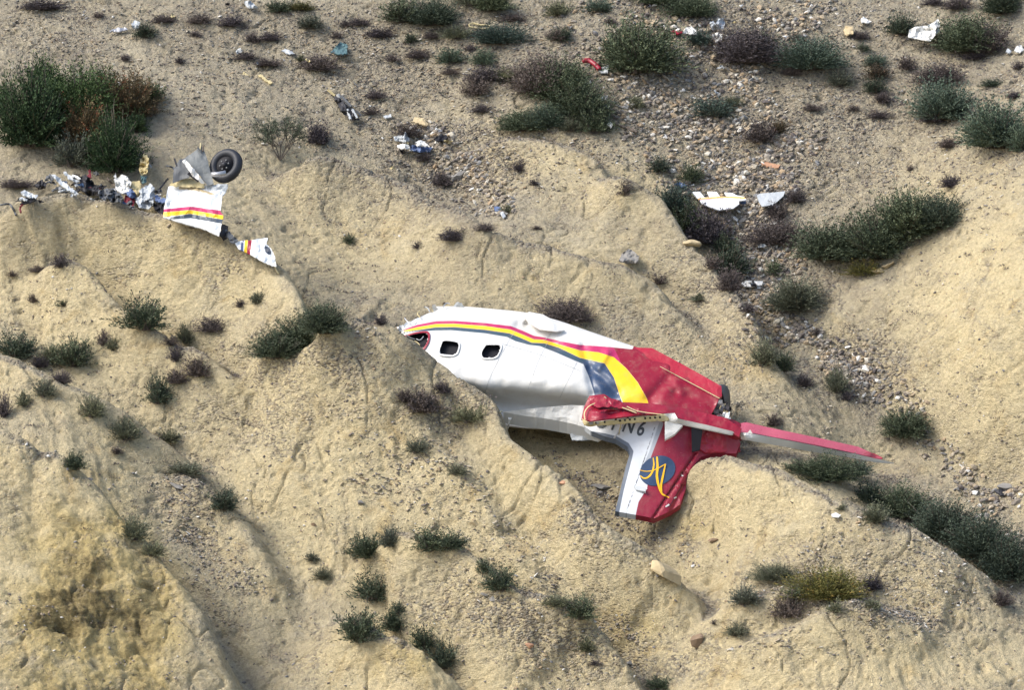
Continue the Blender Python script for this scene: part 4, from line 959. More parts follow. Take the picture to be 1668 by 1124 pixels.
# slatted wreck piece high on the slope
BW = empty('slatted_wreck', gp(572, 192), 'dark slatted frame with white and green strips sliding down the bare slope', 'metal frame')
n0 = hn(572, 190)
sheet('dark_frame', [(543,156,n0+.15),(550,152,n0+.2),(562,168,n0+.2),(575,178,n0+.16),(586,194,n0+.08),(574,194,n0+.08),(556,182,n0+.12)], BW, M['dark'], sp=2.5, crumple=.1, csc=6, rag=.8, seed=190)
for i, (pp, mt, r) in enumerate([([(550,153),(553,160)],'white',.04),([(556,156),(572,174)],'grey',.035),([(566,178),(571,194)],'palegrey',.03),([(574,178),(582,192)],'palegrey',.03),([(580,180),(588,188)],'grey',.025),([(534,146),(546,156)],'tan',.03)]):
    tube('slat', P([pp[0][0], pp[1][0]], [pp[0][1], pp[1][1]], [n0+.24, n0+.16]), r, M[mt], BW, sides=6)
# ------------------------------------------------------------------ shrubs
def shrub_geo(seed, w, h, d, nst, lps, L, W_, tuft=.5, nb=1, spreadx=None, lean=0.):
    """leafy stems from the root outwards and up; unit metres, root at the origin; returns leaf and stem meshes"""
    rg = np.random.default_rng(seed)
    ns = nst; base = np.zeros((ns, 3)); 
    bx = rg.uniform(-.5, .5, ns)*(w*(1-1/nb) if nb > 1 else w*.16); by = rg.normal(0, d*.08, ns)
    base[:, 0] = bx; base[:, 1] = by
    az = rg.uniform(0, 2*math.pi, ns); el = np.arccos(rg.uniform(0, 1, ns)**(.75)) # angle from up
    rad = rg.uniform(.60, 1.08, ns)*(1+.18*np.sin(az*3+seed)+.1*np.sin(az*7+seed*2))
    rw = w*.5/(nb**.75 if nb > 1 else 1)
    tip = base+np.stack([np.sin(el)*np.cos(az)*rw, np.sin(el)*np.sin(az)*d*.5, np.cos(el)*h], 1)*rad[:, None]
    tip[:, 2] = np.maximum(tip[:, 2], .04*h)
    mid = base*.55+tip*.45+np.stack([0*az, 0*az, rg.uniform(.0, .15, ns)*h], 1)
    u = rg.uniform(.30 if tuft < .7 else .12, 1.03, (ns, lps)); uu = u[..., None]
    pos = (1-uu)**2*base[:, None]+2*uu*(1-uu)*mid[:, None]+uu**2*tip[:, None]
    dr = 2*(1-uu)*(mid-base)[:, None]+2*uu*(tip-mid)[:, None]; dr = dr/(np.linalg.norm(dr, axis=-1, keepdims=True)+1e-9)
    rn = rg.normal(0, 1, pos.shape); rn /= np.linalg.norm(rn, axis=-1, keepdims=True)
    pos = pos+rn*L*.25
    o = dr*tuft*1.7+rn*(1.15-tuft)+np.array([0, 0, .35]); o /= np.linalg.norm(o, axis=-1, keepdims=True)
    sd = np.cross(o, rg.normal(0, 1, pos.shape)); sd /= np.linalg.norm(sd, axis=-1, keepdims=True)
    ll = L*rg.uniform(.6, 1.3, u.shape)[..., None]; ww = W_*rg.uniform(.7, 1.3, u.shape)[..., None]
    a = pos; m_ = pos+o*ll*.5; b = pos+o*ll
    V = np.stack([a, m_+sd*ww*.5, b, m_-sd*ww*.5], 2).reshape(-1, 3)
    n = ns*lps; F = np.arange(n*4).reshape(n, 4)
    stt = rg.normal(0, .16, ns)
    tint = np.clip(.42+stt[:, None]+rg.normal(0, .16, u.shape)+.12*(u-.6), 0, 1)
    tint = np.repeat(tint.ravel(), 4)
    # twigs: three sided spindles
    k = min(ns, 90); SV = []; SF = []
    for i in range(k):
        pr = None
        for j, q in enumerate(np.linspace(0, 1.04, 4)):
            c = (1-q)**2*base[i]+2*q*(1-q)*mid[i]+q*q*tip[i]; r = max(.004, .012*w**.5*(1-q*.8))
            for g_ in range(3): SV.append(c+r*np.array([math.cos(g_*2.1), math.sin(g_*2.1), 0]))
        b0 = i*12
        for j in range(3):
            for g_ in range(3): SF.append((b0+j*3+g_, b0+j*3+(g_+1) % 3, b0+j*3+3+(g_+1) % 3, b0+j*3+3+g_))
    return V, F, tint, np.array(SV), np.array(SF)
KN = {'F': 'green', 'G': 'dark green', 'S': 'grey green', 'P': 'dry purple grey', 'O': 'olive and orange', 'B': 'reddish brown', 'T': 'blue green'}
PROTO = {}
def proto(kind, size, var):
    key = (kind, size, var)
    if key not in PROTO:
        sd = hash((size, var)) % 1000 if False else {'s': 10, 'm': 20, 'l': 30}[size]+var*7
        sd += {'G': 0, 'F': 600, 'S': 100, 'P': 200, 'O': 300, 'B': 400, 'T': 500}[kind]
        prm = {'s': dict(nst=90, lps=15, L=.11, W_=.038), 'm': dict(nst=260, lps=18, L=.068, W_=.025), 'l': dict(nst=950, lps=24, L=.040, W_=.017)}[size]
        tf = {'F': .5, 'G': .48, 'S': .6, 'P': .45, 'O': .5, 'B': .5, 'T': .55}[kind]
        V, F, t, SV, SF = shrub_geo(sd, 1, 1, 1, tuft=tf, **prm)
        if kind == 'P': V = V
        me = []
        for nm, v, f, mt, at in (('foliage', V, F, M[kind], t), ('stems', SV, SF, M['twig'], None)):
            o = mesh(nm, v, f, mt, attrs={'tint': at} if at is not None else None); COL.objects.unlink(o); me.append(o)
        PROTO[key] = me
    return PROTO[key]
cntr = [0]
def shrub(cx, by, w, h, kind, label, group=None, name=None, ang=0.):
    """cx, by: middle of the foot in the photo; w, h: size in photo pixels"""
    cntr[0] += 1; rg = np.random.default_rng(cntr[0]); k = cntr[0]
    s, t, n = [float(v[0]) for v in HITS[(cx, by)]]
    loc = wld(s, t, n-.03); d = D+float(np.dot(loc, Fv)); mpp = d/(K*D)
    wm, hm = w*mpp, h*mpp
    size = 's' if w < 34 else ('m' if w < 72 else 'l')
    pr = proto(kind, size, k % 3)
    r = bpy.data.objects.new(name or ('low_shrub' if h < w*.5 else 'shrub'), None); COL.objects.link(r); r.location = loc; r.empty_display_size = .1
    r.rotation_euler = (0, 0, rg.uniform(0, 6.28)) if abs(ang) < .01 else (0, ang, 0)
    if w > h*2.2 or abs(ang) > .01: r.rotation_euler[2] = rg.uniform(-.3, .3)
    f_ = 1.0 if w > 56 else .90
    r.scale = (wm*1.36*f_, wm*1.15*f_ if w < h*2 else wm*.8, hm*1.12*f_)
    for q in pr:
        c = q.copy(); COL.objects.link(c); c.parent = r
    tag(r, label, 'shrub', group); return r
SH = [
 (12,188,38,62,'F','dark green bush cut by the left edge of the photo beside the big thicket'),
 (52,238,110,110,'F','big dark green bush forming the left part of the thicket at the upper left'),
 (70,150,60,52,'F','green bush with a tall pointed top at the upper left corner of the thicket'),
 (128,200,110,80,'F','dense green bush in the middle of the thicket at the upper left'),
 (165,160,60,48,'F','tall spiky green bush at the top of the thicket'),
 (210,190,90,66,'B','reddish brown bush in the right part of the thicket'),
 (245,165,50,34,'F','small green bush with reddish tips at the right end of the thicket'),
 (225,215,40,34,'F','dark green clump below the reddish brown bush of the thicket'),
 (140,235,90,64,'B','brown thin leaved bush in the middle of the thicket, low down'),
 (120,270,62,52,'S','grey green bush at the bottom left of the thicket'),
 (185,280,84,86,'F','very dark green bush at the bottom right of the thicket'),
 (236,60,54,26,'G','low green bush with blue grey sheet at its left, top left'),
 (72,14,70,16,'P','thin dry mat at the very top left corner of the slope'),
 (203,99,26,13,'P','tiny round purple tuft above the thicket, left one'),
 (293,104,20,13,'P','tiny round purple tuft above the thicket, right one'),
 (28,305,58,14,'P','flat dark purple mat at the left edge beside the metal heap'),
 (160,28,26,12,'P','tiny dry tuft beside the top left green bush, above left'),
 (325,38,44,18,'P','low purple tuft near the top, right of the top left green bush'),
 (268,36,44,14,'P','flat purple mat near the top, between the top left bush and the next tufts'),
 (318,58,24,10,'P','tiny flat purple tuft under the low purple tuft at the top left'),
 (378,42,50,18,'P','low purple mat at the top, below the pale crumpled scrap'),
 (412,70,28,20,'P','dark small tuft just left of the white rod scrap'),
 (440,66,40,16,'P','dark flat tuft just above the white rod scrap'),
 (400,96,44,14,'P','left half of the long dark mat above the yellow stick'),
 (436,107,48,14,'P','right half of the long dark mat above the yellow stick'),
 (520,114,60,24,'P','low dark tuft left of the teal cloth, below it'),
 (490,98,24,12,'S','tiny grey green tuft left of the low dark tuft near the teal cloth'),
 (455,20,50,22,'G','green tuft at the top edge, left of centre'),
 (490,16,50,16,'O','olive low tuft at the top edge, left of centre'),
 (505,46,48,26,'S','grey green tuft under the olive tuft at the top edge'),
 (548,62,24,14,'P','dark tuft just above the teal cloth'),
 (456,262,44,52,'S','bare branching grey bush standing alone right of the wheel'),
 (518,234,44,40,'P','dry round purple bush right of the bare branching bush'),
 (568,396,22,18,'G','tiny dark green tuft alone on the bare yellow slope above the fuselage left end'),
 (681,404,18,14,'P','tiny dry tuft right of the lone dark green one on the bare slope'),
 (738,392,50,22,'P','low dark purple bush on the bare slope above the fuselage'),
 (790,376,36,14,'P','thin dry mat right of the low dark purple bush'),
 (620,528,26,20,'P','small dry bush touching the torn front end of the fuselage'),
 (925,524,80,36,'P','thin twiggy dry bush growing above the fuselage roof edge'),
 (1140,490,32,15,'S','small olive tuft on the ridge above the red belly strake'),
 (1074,462,30,18,'P','small dry tuft right of the ribbed grey lump'),
 (875,374,20,8,'P','tiny flat tuft on the ridge above the fuselage'),
 (1245,596,48,48,'S','grey green bush on the ridge right of the tail, upper one'),
 (1275,604,44,36,'G','green bush joined to the right of the upper one right of the tail'),
 (1312,630,30,22,'P','small brown bush at the lower end of the pair right of the tail'),
 (1362,640,38,46,'S','tall grey green bush beside the narrow stony run'),
 (1378,652,22,16,'P','tiny dry bush at the foot of the tall grey green bush beside the stony run'),
 (1478,712,78,42,'G','bright green bush in the right gully above the wing tip'),
 (1450,696,34,24,'S','grey green sprig at the left of the bright green bush in the right gully'),
 (1258,694,34,22,'P','pale twiggy tuft just above the far tailplane'),
 (655,36,66,40,'G','dark green bush at the top, left one of a wide pair'),
 (705,40,76,40,'G','dark green bush at the top, right one of a wide pair'),
 (586,40,40,14,'P','flat dark mat left of the wide green pair at the top'),
 (620,60,56,18,'P','flat purple bush below left of the wide green pair'),
 (562,44,30,12,'P','tiny dark mat at the top beside the flat dark mat'),
 (800,16,76,36,'G','green bush at the top edge right of the wide green pair'),
 (765,8,60,20,'S','grey green bush at the top edge behind the yellow hoop'),
 (745,62,56,24,'S','grey green bush left of the yellow hoop'),
 (815,70,80,30,'T','blue green bush right below the yellow hoop'),
 (785,60,40,16,'P','dark flat mat touching the yellow hoop from below'),
 (834,34,44,14,'P','dark flat mat right of the yellow hoop'),
 (705,62,34,12,'P','tiny flat dark mat below the wide green pair'),
 (671,70,30,18,'G','small green tuft below the flat purple bush near the top'),
 (735,102,50,28,'T','blue green round bush above the long dark mound, left one'),
 (787,106,44,30,'T','blue green round bush above the long dark mound, right one'),
 (680,94,44,16,'P','dark low tuft left of the blue green round pair'),
 (638,100,26,12,'P','tiny dark tuft further left of the blue green round pair'),
 (735,120,36,12,'P','flat dark mat under the left blue green round bush'),
 (765,82,26,12,'P','dark tuft between the two blue green round bushes'),
 (908,24,44,26,'S','grey green tuft at the top middle, left of the stones'),
 (905,64,40,20,'P','dark tuft right of the blue green bush near the hoop'),
 (975,18,50,22,'T','blue green tuft at the top edge above the stones'),
 (992,38,26,12,'P','tiny dark tuft on the stones at the top middle'),
 (915,66,36,26,'G','green tuft behind the dark tuft near the top middle'),
 (1040,118,118,80,'G','big round olive green bush on the stones at the top middle'),
 (1010,90,60,34,'S','grey fringe at the left of the big round olive green bush'),
 (775,154,60,30,'P','dark purple bush left of the long dark mound, lower left one'),
 (790,132,60,24,'P','flat purple mat touching the long dark mound from the left'),
 (820,132,40,26,'S','grey green tuft against the left side of the long dark mound'),
 (884,152,96,58,'P','reddish purple crown at the top left of the long dark mound'),
 (918,166,96,64,'G','dark green bush in the upper part of the long dark mound'),
 (946,192,86,58,'G','dark green bush in the middle of the long dark mound'),
 (968,216,56,50,'G','dark green bush at the lower right end of the long dark mound'),
 (855,212,80,32,'G','low dark bush along the foot of the long dark mound'),
 (895,206,76,34,'T','blue green bush in front of the long dark mound'),
 (930,212,44,26,'S','grey tuft at the right of the blue green bush in front of the mound'),
 (785,182,36,14,'P','flat mat left of the foot of the long dark mound'),
 (847,280,28,19,'P','small round purple bush in the bare hollow below the mound'),
 (665,222,46,24,'P','dark bush behind the ragged white strips in the hollow'),
 (690,262,30,16,'P','round dark bush below the ragged white strips'),
 (720,302,40,24,'P','dark bush on the rubble in the hollow'),
 (605,186,30,12,'P','tiny dark mat right of the slatted wreck'),
 (612,160,36,14,'P','dark stick like mat above right of the slatted wreck'),
 (827,346,30,14,'S','small grey bush beside the dark blue scrap'),
 (870,302,20,12,'P','tiny tuft under the round purple bush in the hollow'),
 (1018,320,32,26,'P','upright purple bush on the edge above the gully'),
 (1074,280,44,26,'G','dark green bush at the left of the gully head'),
 (1126,298,44,34,'G','dark green bush right of it at the gully head'),
 (1035,176,32,24,'S','grey green bush on the stones below the big olive bush'),
 (1125,26,76,34,'G','dark green bush at the top edge left of the white rags'),
 (1075,6,80,16,'G','dark green strip cut by the top edge above the stones'),
 (1216,102,100,52,'P','wide dark purple bush below the white rags'),
 (1240,80,60,30,'G','green top of the wide dark purple bush'),
 (1138,74,56,30,'T','blue green bush left of the wide purple bush'),
 (1160,190,70,30,'T','blue green sprigs among the stones, middle top'),
 (1195,172,40,18,'S','grey sprig among the stones, middle top'),
 (1320,112,92,48,'T','blue green bush with pointed right side, top right middle'),
 (1290,122,40,16,'P','dark foot of the blue green bush with pointed right side'),
 (1368,140,48,30,'S','grey bush below right of the pointed blue green bush'),
 (1300,68,30,16,'P','dark tuft above the pointed blue green bush'),
 (1425,108,40,24,'T','pale green top bush of a stack of three, top right'),
 (1430,128,44,26,'B','rusty brown middle bush of a stack of three, top right'),
 (1425,150,44,26,'G','green lowest bush of a stack of three, top right'),
 (1478,112,32,24,'P','round purple bush right of the stack of three'),
 (1438,168,34,20,'P','small round dark bush under the stack of three'),
 (1468,56,54,38,'G','green bush left of the large white sheet'),
 (1400,62,34,14,'P','dark tuft below the small white scrap, top right'),
 (1405,82,30,14,'G','small green tuft below the dark tuft, top right'),
 (1572,84,96,56,'G','large green bush right of the large white sheet'),
 (1612,84,60,42,'P','dark purple right part of the large green bush'),
 (1590,96,44,14,'P','flat dark tuft below the large green bush at top right'),
 (1635,22,80,40,'G','green bush in the top right corner'),
 (1560,14,50,22,'P','dark bush at the top edge, right'),
 (1520,8,40,14,'P','small dark tuft at the top edge, left of the other dark bush'),
 (1532,136,74,30,'P','wide dry bush above the grey green pair at right'),
 (1535,194,96,58,'T','grey green bush at right, upper left one of a pair'),
 (1520,198,44,26,'P','dark foot of the upper left grey green bush at right'),
 (1622,240,108,70,'T','grey green bush at right, lower right one of a pair'),
 (1665,246,50,50,'T','grey green bush cut by the right edge'),
 (1615,140,40,14,'G','low green tuft above the pair at right'),
 (1660,112,26,14,'P','tiny dark tuft at the right edge under the white scrap'),
 (1654,158,34,12,'P','tiny dry tuft at the right edge above the grey green pair'),
 (1240,232,68,34,'P','round dark bush on the stones, upper right middle'),
 (1268,216,40,22,'B','brown tuft behind the round dark bush on the stones'),
 (1545,240,34,18,'P','purple tuft below the grey green pair at right'),
 (1550,304,42,20,'P','dark purple tuft above the big green mound at right'),
 (1322,180,36,14,'P','flat purple tuft on the bare slope right of the blue green sprigs'),
 (1432,192,40,14,'P','flat pale purple tuft, right upper slope'),
 (1390,180,26,10,'P','tiny dark tuft beside the flat pale purple tuft'),
 (1484,278,16,10,'P','tiny dark tuft on bare soil right, above the big green mound'),
 (1095,345,60,44,'T','pale blue green bush at the head of the chain along the gully'),
 (1120,375,66,48,'G','dark green bush second in the chain along the gully'),
 (1152,396,66,56,'P','dark purple bush third in the chain along the gully'),
 (1180,412,40,36,'G','olive bush fourth in the chain along the gully'),
 (1192,446,68,46,'G','dark green bush fifth in the chain along the gully'),
 (1188,474,44,42,'P','round purple bush at the low end of the chain along the gully'),
 (1160,438,30,24,'P','small dark bush at the left of the chain along the gully'),
 (1265,398,86,38,'P','wide dark purple bush in the gully left of the big green mound'),
 (1296,330,36,26,'P','dark bush right of the half moon panel'),
 (1265,356,42,28,'P','dark bush below the half moon panel'),
 (1262,448,32,26,'G','small dark green bush among stones in the gully'),
 (1190,382,18,16,'P','tiny dark bush among stones beside the chain'),
 (1294,506,90,48,'S','round dome shaped grey bush in the gully'),
 (1218,508,28,15,'P','tiny dark bush left of the round dome bush'),
 (1330,545,24,14,'P','tiny dark bush below the round dome bush'),
 (1350,424,110,56,'G','left part of the big dark green mound at right'),
 (1425,420,110,72,'G','middle part of the big dark green mound at right'),
 (1480,385,110,70,'G','upper right part of the big dark green mound'),
 (1530,372,78,50,'G','right end of the big dark green mound'),
 (1410,448,60,24,'O','olive sprig under the big dark green mound'),
 (235,536,70,50,'G','dark green spiky bush behind the ridge at the left, alone'),
 (452,582,74,40,'G','lower left part of the slanted green row left of the fuselage'),
 (488,568,80,50,'G','middle part of the slanted green row left of the fuselage'),
 (528,542,74,48,'G','upper right end of the slanted green row left of the fuselage'),
 (303,560,40,34,'S','grey bush left of the slanted green row, behind a ridge'),
 (345,540,56,26,'P','dry bush right above the grey bush behind a ridge'),
 (278,562,30,16,'P','tiny dark tuft left of the grey bush behind a ridge'),
 (420,494,30,24,'S','small grey green bush on the yellow slope below the left wreckage'),
 (392,500,28,14,'P','thin dry tuft left of the small grey green bush on the yellow slope'),
 (27,582,60,40,'G','dark green bush at the left edge, middle height'),
 (120,596,64,46,'G','dark green bush right of the one at the left edge'),
 (84,590,46,32,'S','grey green bush filling the gap between the two at the left edge'),
 (66,598,40,20,'P','dark low bush under the grey green one near the left edge'),
 (184,570,26,26,'S','small spiky green bush right of the dark green pair at left'),
 (168,562,24,26,'P','dry sprig behind the small spiky green bush at left'),
 (100,624,34,22,'P','small grey bush below the dark green pair at left'),
 (150,680,42,38,'S','pale sage tuft at left, upper one'),
 (38,662,24,30,'S','narrow sage tuft near the left edge'),
 (6,680,24,44,'P','dark dry bush cut by the left edge'),
 (72,646,38,30,'S','sage tuft between the narrow one and the pale one at left'),
 (203,716,52,40,'S','pale sage bush at left, wide'),
 (275,720,46,26,'S','pale sage bush right of the wide pale one'),
 (190,740,26,14,'P','tiny dry tuft below the wide pale sage bush'),
 (258,656,46,48,'G','dark bush in the small gully at left, upright'),
 (290,625,40,26,'P','brown bush above the upright dark one in the small gully'),
 (322,612,50,36,'P','wide brown dry bush in the small gully at left'),
 (288,588,30,26,'P','dry brown bush at the top of the small gully'),
 (55,492,22,16,'P','tiny dry bush at left above the dark green pair, left'),
 (103,498,26,13,'G','tiny dark bush at left above the dark green pair, right'),
 (100,436,32,22,'P','dry bush on the crest at left, right one'),
 (66,442,42,12,'P','flat dark mat on the crest at left'),
 (20,450,20,12,'P','tiny dry tuft at the left edge above the crest'),
 (122,766,42,32,'G','green grassy tuft on the crest of the big yellow hump'),
 (300,772,58,20,'S','low sage mat on the slope right of the big yellow hump'),
 (366,830,52,40,'G','dark sage bush alone on the yellow slope at lower left'),
 (218,880,50,42,'S','grassy bush along the crest of the big hump, upper part'),
 (250,905,40,28,'S','grassy bush along the crest of the big hump, lower part'),
 (508,914,28,16,'S','small sage tuft near the bottom, upper of two'),
 (526,944,34,22,'S','small sage tuft near the bottom, lower of two'),
 (598,908,62,38,'G','dark green bush on the front ridge, leftmost of its row'),
 (638,892,44,34,'S','sage bush second on the front ridge row'),
 (700,896,60,34,'G','green bush third on the front ridge row'),
 (738,894,50,30,'G','green bush fourth on the front ridge row'),
 (788,934,30,26,'G','small green bush on the ridge end, upper one'),
 (815,962,56,42,'G','spiky green bush on the ridge end, lower one'),
 (680,738,40,28,'S','sage dry bush on the slope below the fuselage window end, upper one'),
 (743,772,40,20,'S','flat sage bush on the slope, lower one'),
 (688,672,60,34,'P','brown dry scrub on the slope just below the fuselage'),
 (765,688,64,30,'S','sage scrub on the slope close to the fuselage roof'),
 (660,655,40,24,'P','thin dry scrub left of the brown scrub below the fuselage'),
 (720,640,36,20,'P','small dry scrub right below the fuselage side'),
 (610,978,60,44,'G','grey green bush in the bottom group, top one'),
 (586,1046,64,52,'G','big dark green bush in the bottom group, left one'),
 (645,1028,54,42,'G','dark green bush in the bottom group, middle one'),
 (692,1058,54,44,'G','spiky dark bush in the bottom group, on the ridge'),
 (724,1090,56,50,'G','spiky grey green bush at the low right end of the bottom group'),
 (650,1000,26,20,'G','very dark small bush between the bottom group bushes'),
 (945,1010,52,44,'G','upright green bush on the front ridge, right end'),
 (905,988,52,20,'S','low sage mat joined to the upright green bush'),
 (955,1062,38,28,'S','small sage bush below the upright green bush'),
 (1076,1122,54,22,'G','grey green bush cut by the bottom edge'),
 (970,1084,24,10,'P','tiny dry tuft near the bottom edge'),
 (1200,1036,42,24,'S','small pale sage tuft right of the brown rock'),
 (1310,770,70,22,'G','green bush in the shade under the far tailplane, left one'),
 (1350,784,86,40,'G','green bush under the far tailplane, middle one'),
 (1395,775,50,30,'T','blue green bush under the wing tip'),
 (1416,818,70,34,'G','left end of the long dark green row at lower right'),
 (1470,842,84,48,'G','second bush of the long dark green row at lower right'),
 (1425,852,50,34,'S','dull grey bush below the left end of the long row'),
 (1535,876,96,58,'G','third bush of the long dark green row at lower right'),
 (1595,908,96,64,'G','fourth bush of the long dark green row at lower right'),
 (1645,945,90,70,'G','right end of the long dark green row, cut by the edge'),
 (1370,832,20,12,'S','tiny sage tuft left of the long dark green row'),
 (1265,946,72,26,'S','pale sage mat at lower right, upper one'),
 (1215,985,56,34,'S','pale sage mat at lower right, lower left one'),
 (1345,976,110,46,'O','bright olive and orange bush at lower right'),
 (1295,978,40,26,'G','fresh green bush at the left of the bright olive one'),
 (1285,1006,56,40,'P','dead grey brown bush under the bright olive one'),
 (1360,998,28,22,'S','small brown sage bush below the bright olive one'),
 (1418,990,32,18,'S','small sage bush right of the bright olive one, lower'),
 (1422,960,50,24,'P','purple grey low bush right of the bright olive one, upper'),
 (1632,986,38,28,'P','dark purple bush near the right edge at the bottom'),
 (930,988,20,8,'P','tiny dark sprig on the front ridge'),
 (1165,1018,16,8,'P','tiny dark sprig right of the rock shelf'),
]
pxs = np.array([(a[0], a[1]) for a in SH], float)
hs, ht, hn_ = hit(pxs[:, 0], pxs[:, 1])
HITS = {(a[0], a[1]): (hs[i:i+1], ht[i:i+1], hn_[i:i+1]) for i, a in enumerate(SH)}
for a in SH:
    if a[:2] == (456, 262): continue
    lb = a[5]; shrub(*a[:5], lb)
# the bare branching bush
BB = empty('bare_bush', gp(456, 262), SH[[a[:2] for a in SH].index((456, 262))][5], 'shrub')
rg = np.random.default_rng(12); b0 = gp(456, 262); V = []; F = []; LV = []
def limb(p, d, L, r, dep):
    q = p+d*L; k = len(V); u = np.cross(d, [0.1, 1, .2]); u /= np.linalg.norm(u); v = np.cross(d, u)
    for c, rr in ((p, r), (q, r*.6)):
        for g_ in range(4): V.append(c+rr*(u*math.cos(g_*1.57)+v*math.sin(g_*1.57)))
    for g_ in range(4): F.append((k+g_, k+(g_+1) % 4, k+4+(g_+1) % 4, k+4+g_))
    if dep <= 2:
        for _ in range(9): LV.append((p+d*L*rg.uniform(0, 1)+rg.normal(0, .02, 3), rg.normal(0, 1, 3)+d))
    if dep:
        for _ in range(3 if dep > 1 else 2):
            e = d+rg.normal(0, .42, 3); e[2] += .12; limb(q, e/np.linalg.norm(e), L*rg.uniform(.62, .9), r*.62, dep-1)
for dx in (-.5, -.25, .05, .4, .75):
    e = np.array([dx, -.1+rg.normal(0, .2), .9]); limb(b0, e/np.linalg.norm(e), .30, .016, 4)
mesh('branches', V, F, M['twig'], parent=BB)
LVV = []
for p, d in LV:
    d = d/np.linalg.norm(d); s_ = np.cross(d, rg.normal(0, 1, 3)); s_ /= np.linalg.norm(s_); LVV += [p, p+d*.02+s_*.007, p+d*.04, p+d*.02-s_*.007]
mesh('foliage', LVV, np.arange(len(LVV)).reshape(-1, 4), M['G'], parent=BB, attrs={'tint': np.repeat(rg.uniform(0, .9, len(LV)), 4)})
# ------------------------------------------------------------------ rocks, scree and specks
def ico(sub=0):
    import bmesh
    bm = bmesh.new(); bmesh.ops.create_icosphere(bm, subdivisions=max(1, sub), radius=1)
    v = np.array([x.co[:] for x in bm.verts]); f = np.array([[x.index for x in q.verts] for q in bm.faces]); bm.free(); return v, f
IV, IF = ico(1)
def rockmesh(seed, sub=3):
    v, f = ico(sub); rg = np.random.default_rng(seed)
    for _ in range(14):
        d = rg.normal(0, 1, 3); d /= np.linalg.norm(d); k = rg.uniform(.30, .72); h = v@d; v = v-np.clip(h-k, 0, None)[:, None]*d
    v = v*(1+.05*vn(v[:, 0]*3+seed, v[:, 1]*3+v[:, 2]*2, seed))[:, None]; return v, f
def boulder(px, py, w, h, mat, label, seed, rz=0., cat='rock', sink=.25):
    s, t, n = hit(px, py); loc = wld(s, t, n)[0]; mpp = (D+float(loc@Fv))/(K*D)
    v, f = rockmesh(seed); c, s_ = math.cos(rz), math.sin(rz); v = v*np.array([w*mpp/2*1.25, w*mpp*.42, h*mpp/2*1.3])
    v = np.stack([v[:, 0]*c-v[:, 2]*s_, v[:, 1], v[:, 0]*s_+v[:, 2]*c], 1)+np.array([0, 0, h*mpp*(.5-sink)])
    o = mesh('boulder' if w > 30 else 'rock', v+loc, f, M[mat], loc=loc); tag(o, label, cat); return o
boulder(1088, 945, 58, 34, 'rock', 'large pale tan boulder with a flat top and dark underside, right below the fin', 3, -.35)
boulder(1135, 1058, 34, 28, 'brownrock', 'brown rock poking out of the bank left of the small pale sage tuft', 5, .3)
boulder(748, 290, 22, 18, 'greyrock', 'grey rock in the rubble of the upper hollow', 6)
boulder(1120, 402, 36, 14, 'rock', 'pale flat rock at the left foot of the dark chain of bushes', 7, -.1)
boulder(1446, 436, 24, 12, 'rock', 'pale rock under the big green mound, right side', 8, .4)
boulder(1430, 446, 20, 10, 'rock', 'small pale rock left of the pale rock under the big green mound', 9, .2)
boulder(288, 797, 34, 9, 'greyrock', 'long flat grey slab lying on gravel at lower left', 10, -.4)
boulder(916, 790, 16, 12, 'orange', 'orange rock on the ridge left of the fin', 11)
boulder(864, 1056, 18, 9, 'orange', 'reddish rock on the front slope near the bottom', 12)
boulder(773, 858, 18, 12, 'rock', 'small tan rock on the front slope above the spiky bush', 13)
boulder(790, 972, 13, 8, 'greyrock', 'small dark rock on the gravel of the front ridge, left of two', 14)
boulder(803, 978, 12, 8, 'greyrock', 'small dark rock on the gravel of the front ridge, right of two', 15)
boulder(588, 822, 16, 10, 'greyrock', 'dark stone on the yellow hump in the lower middle', 16)
boulder(512, 858, 14, 6, 'brownrock', 'dark flat stone above the two small sage tufts', 17)
boulder(148, 783, 9, 8, 'greyrock', 'small dark stone beside the green grassy tuft on the hump', 18)
boulder(977, 806, 16, 7, 'greyrock', 'dark blue grey stone left of the fin tip', 19)
boulder(1160, 885, 22, 9, 'brownrock', 'dark brown ledge stone in the bank right below the fin', 20)
boulder(1025, 1085, 20, 9, 'greyrock', 'dark stone in the bottom gully', 21)
boulder(1640, 798, 26, 12, 'greyrock', 'dark stone above the hollow slab at the right edge', 22)
boulder(1390, 965, 0.01+14, 9, 'rock', 'small pale stone behind the bright olive bush', 23)
boulder(980, 795, 40, 10, 'greyrock', 'flat grey rock shelf left of the fin tip', 24, -.1)
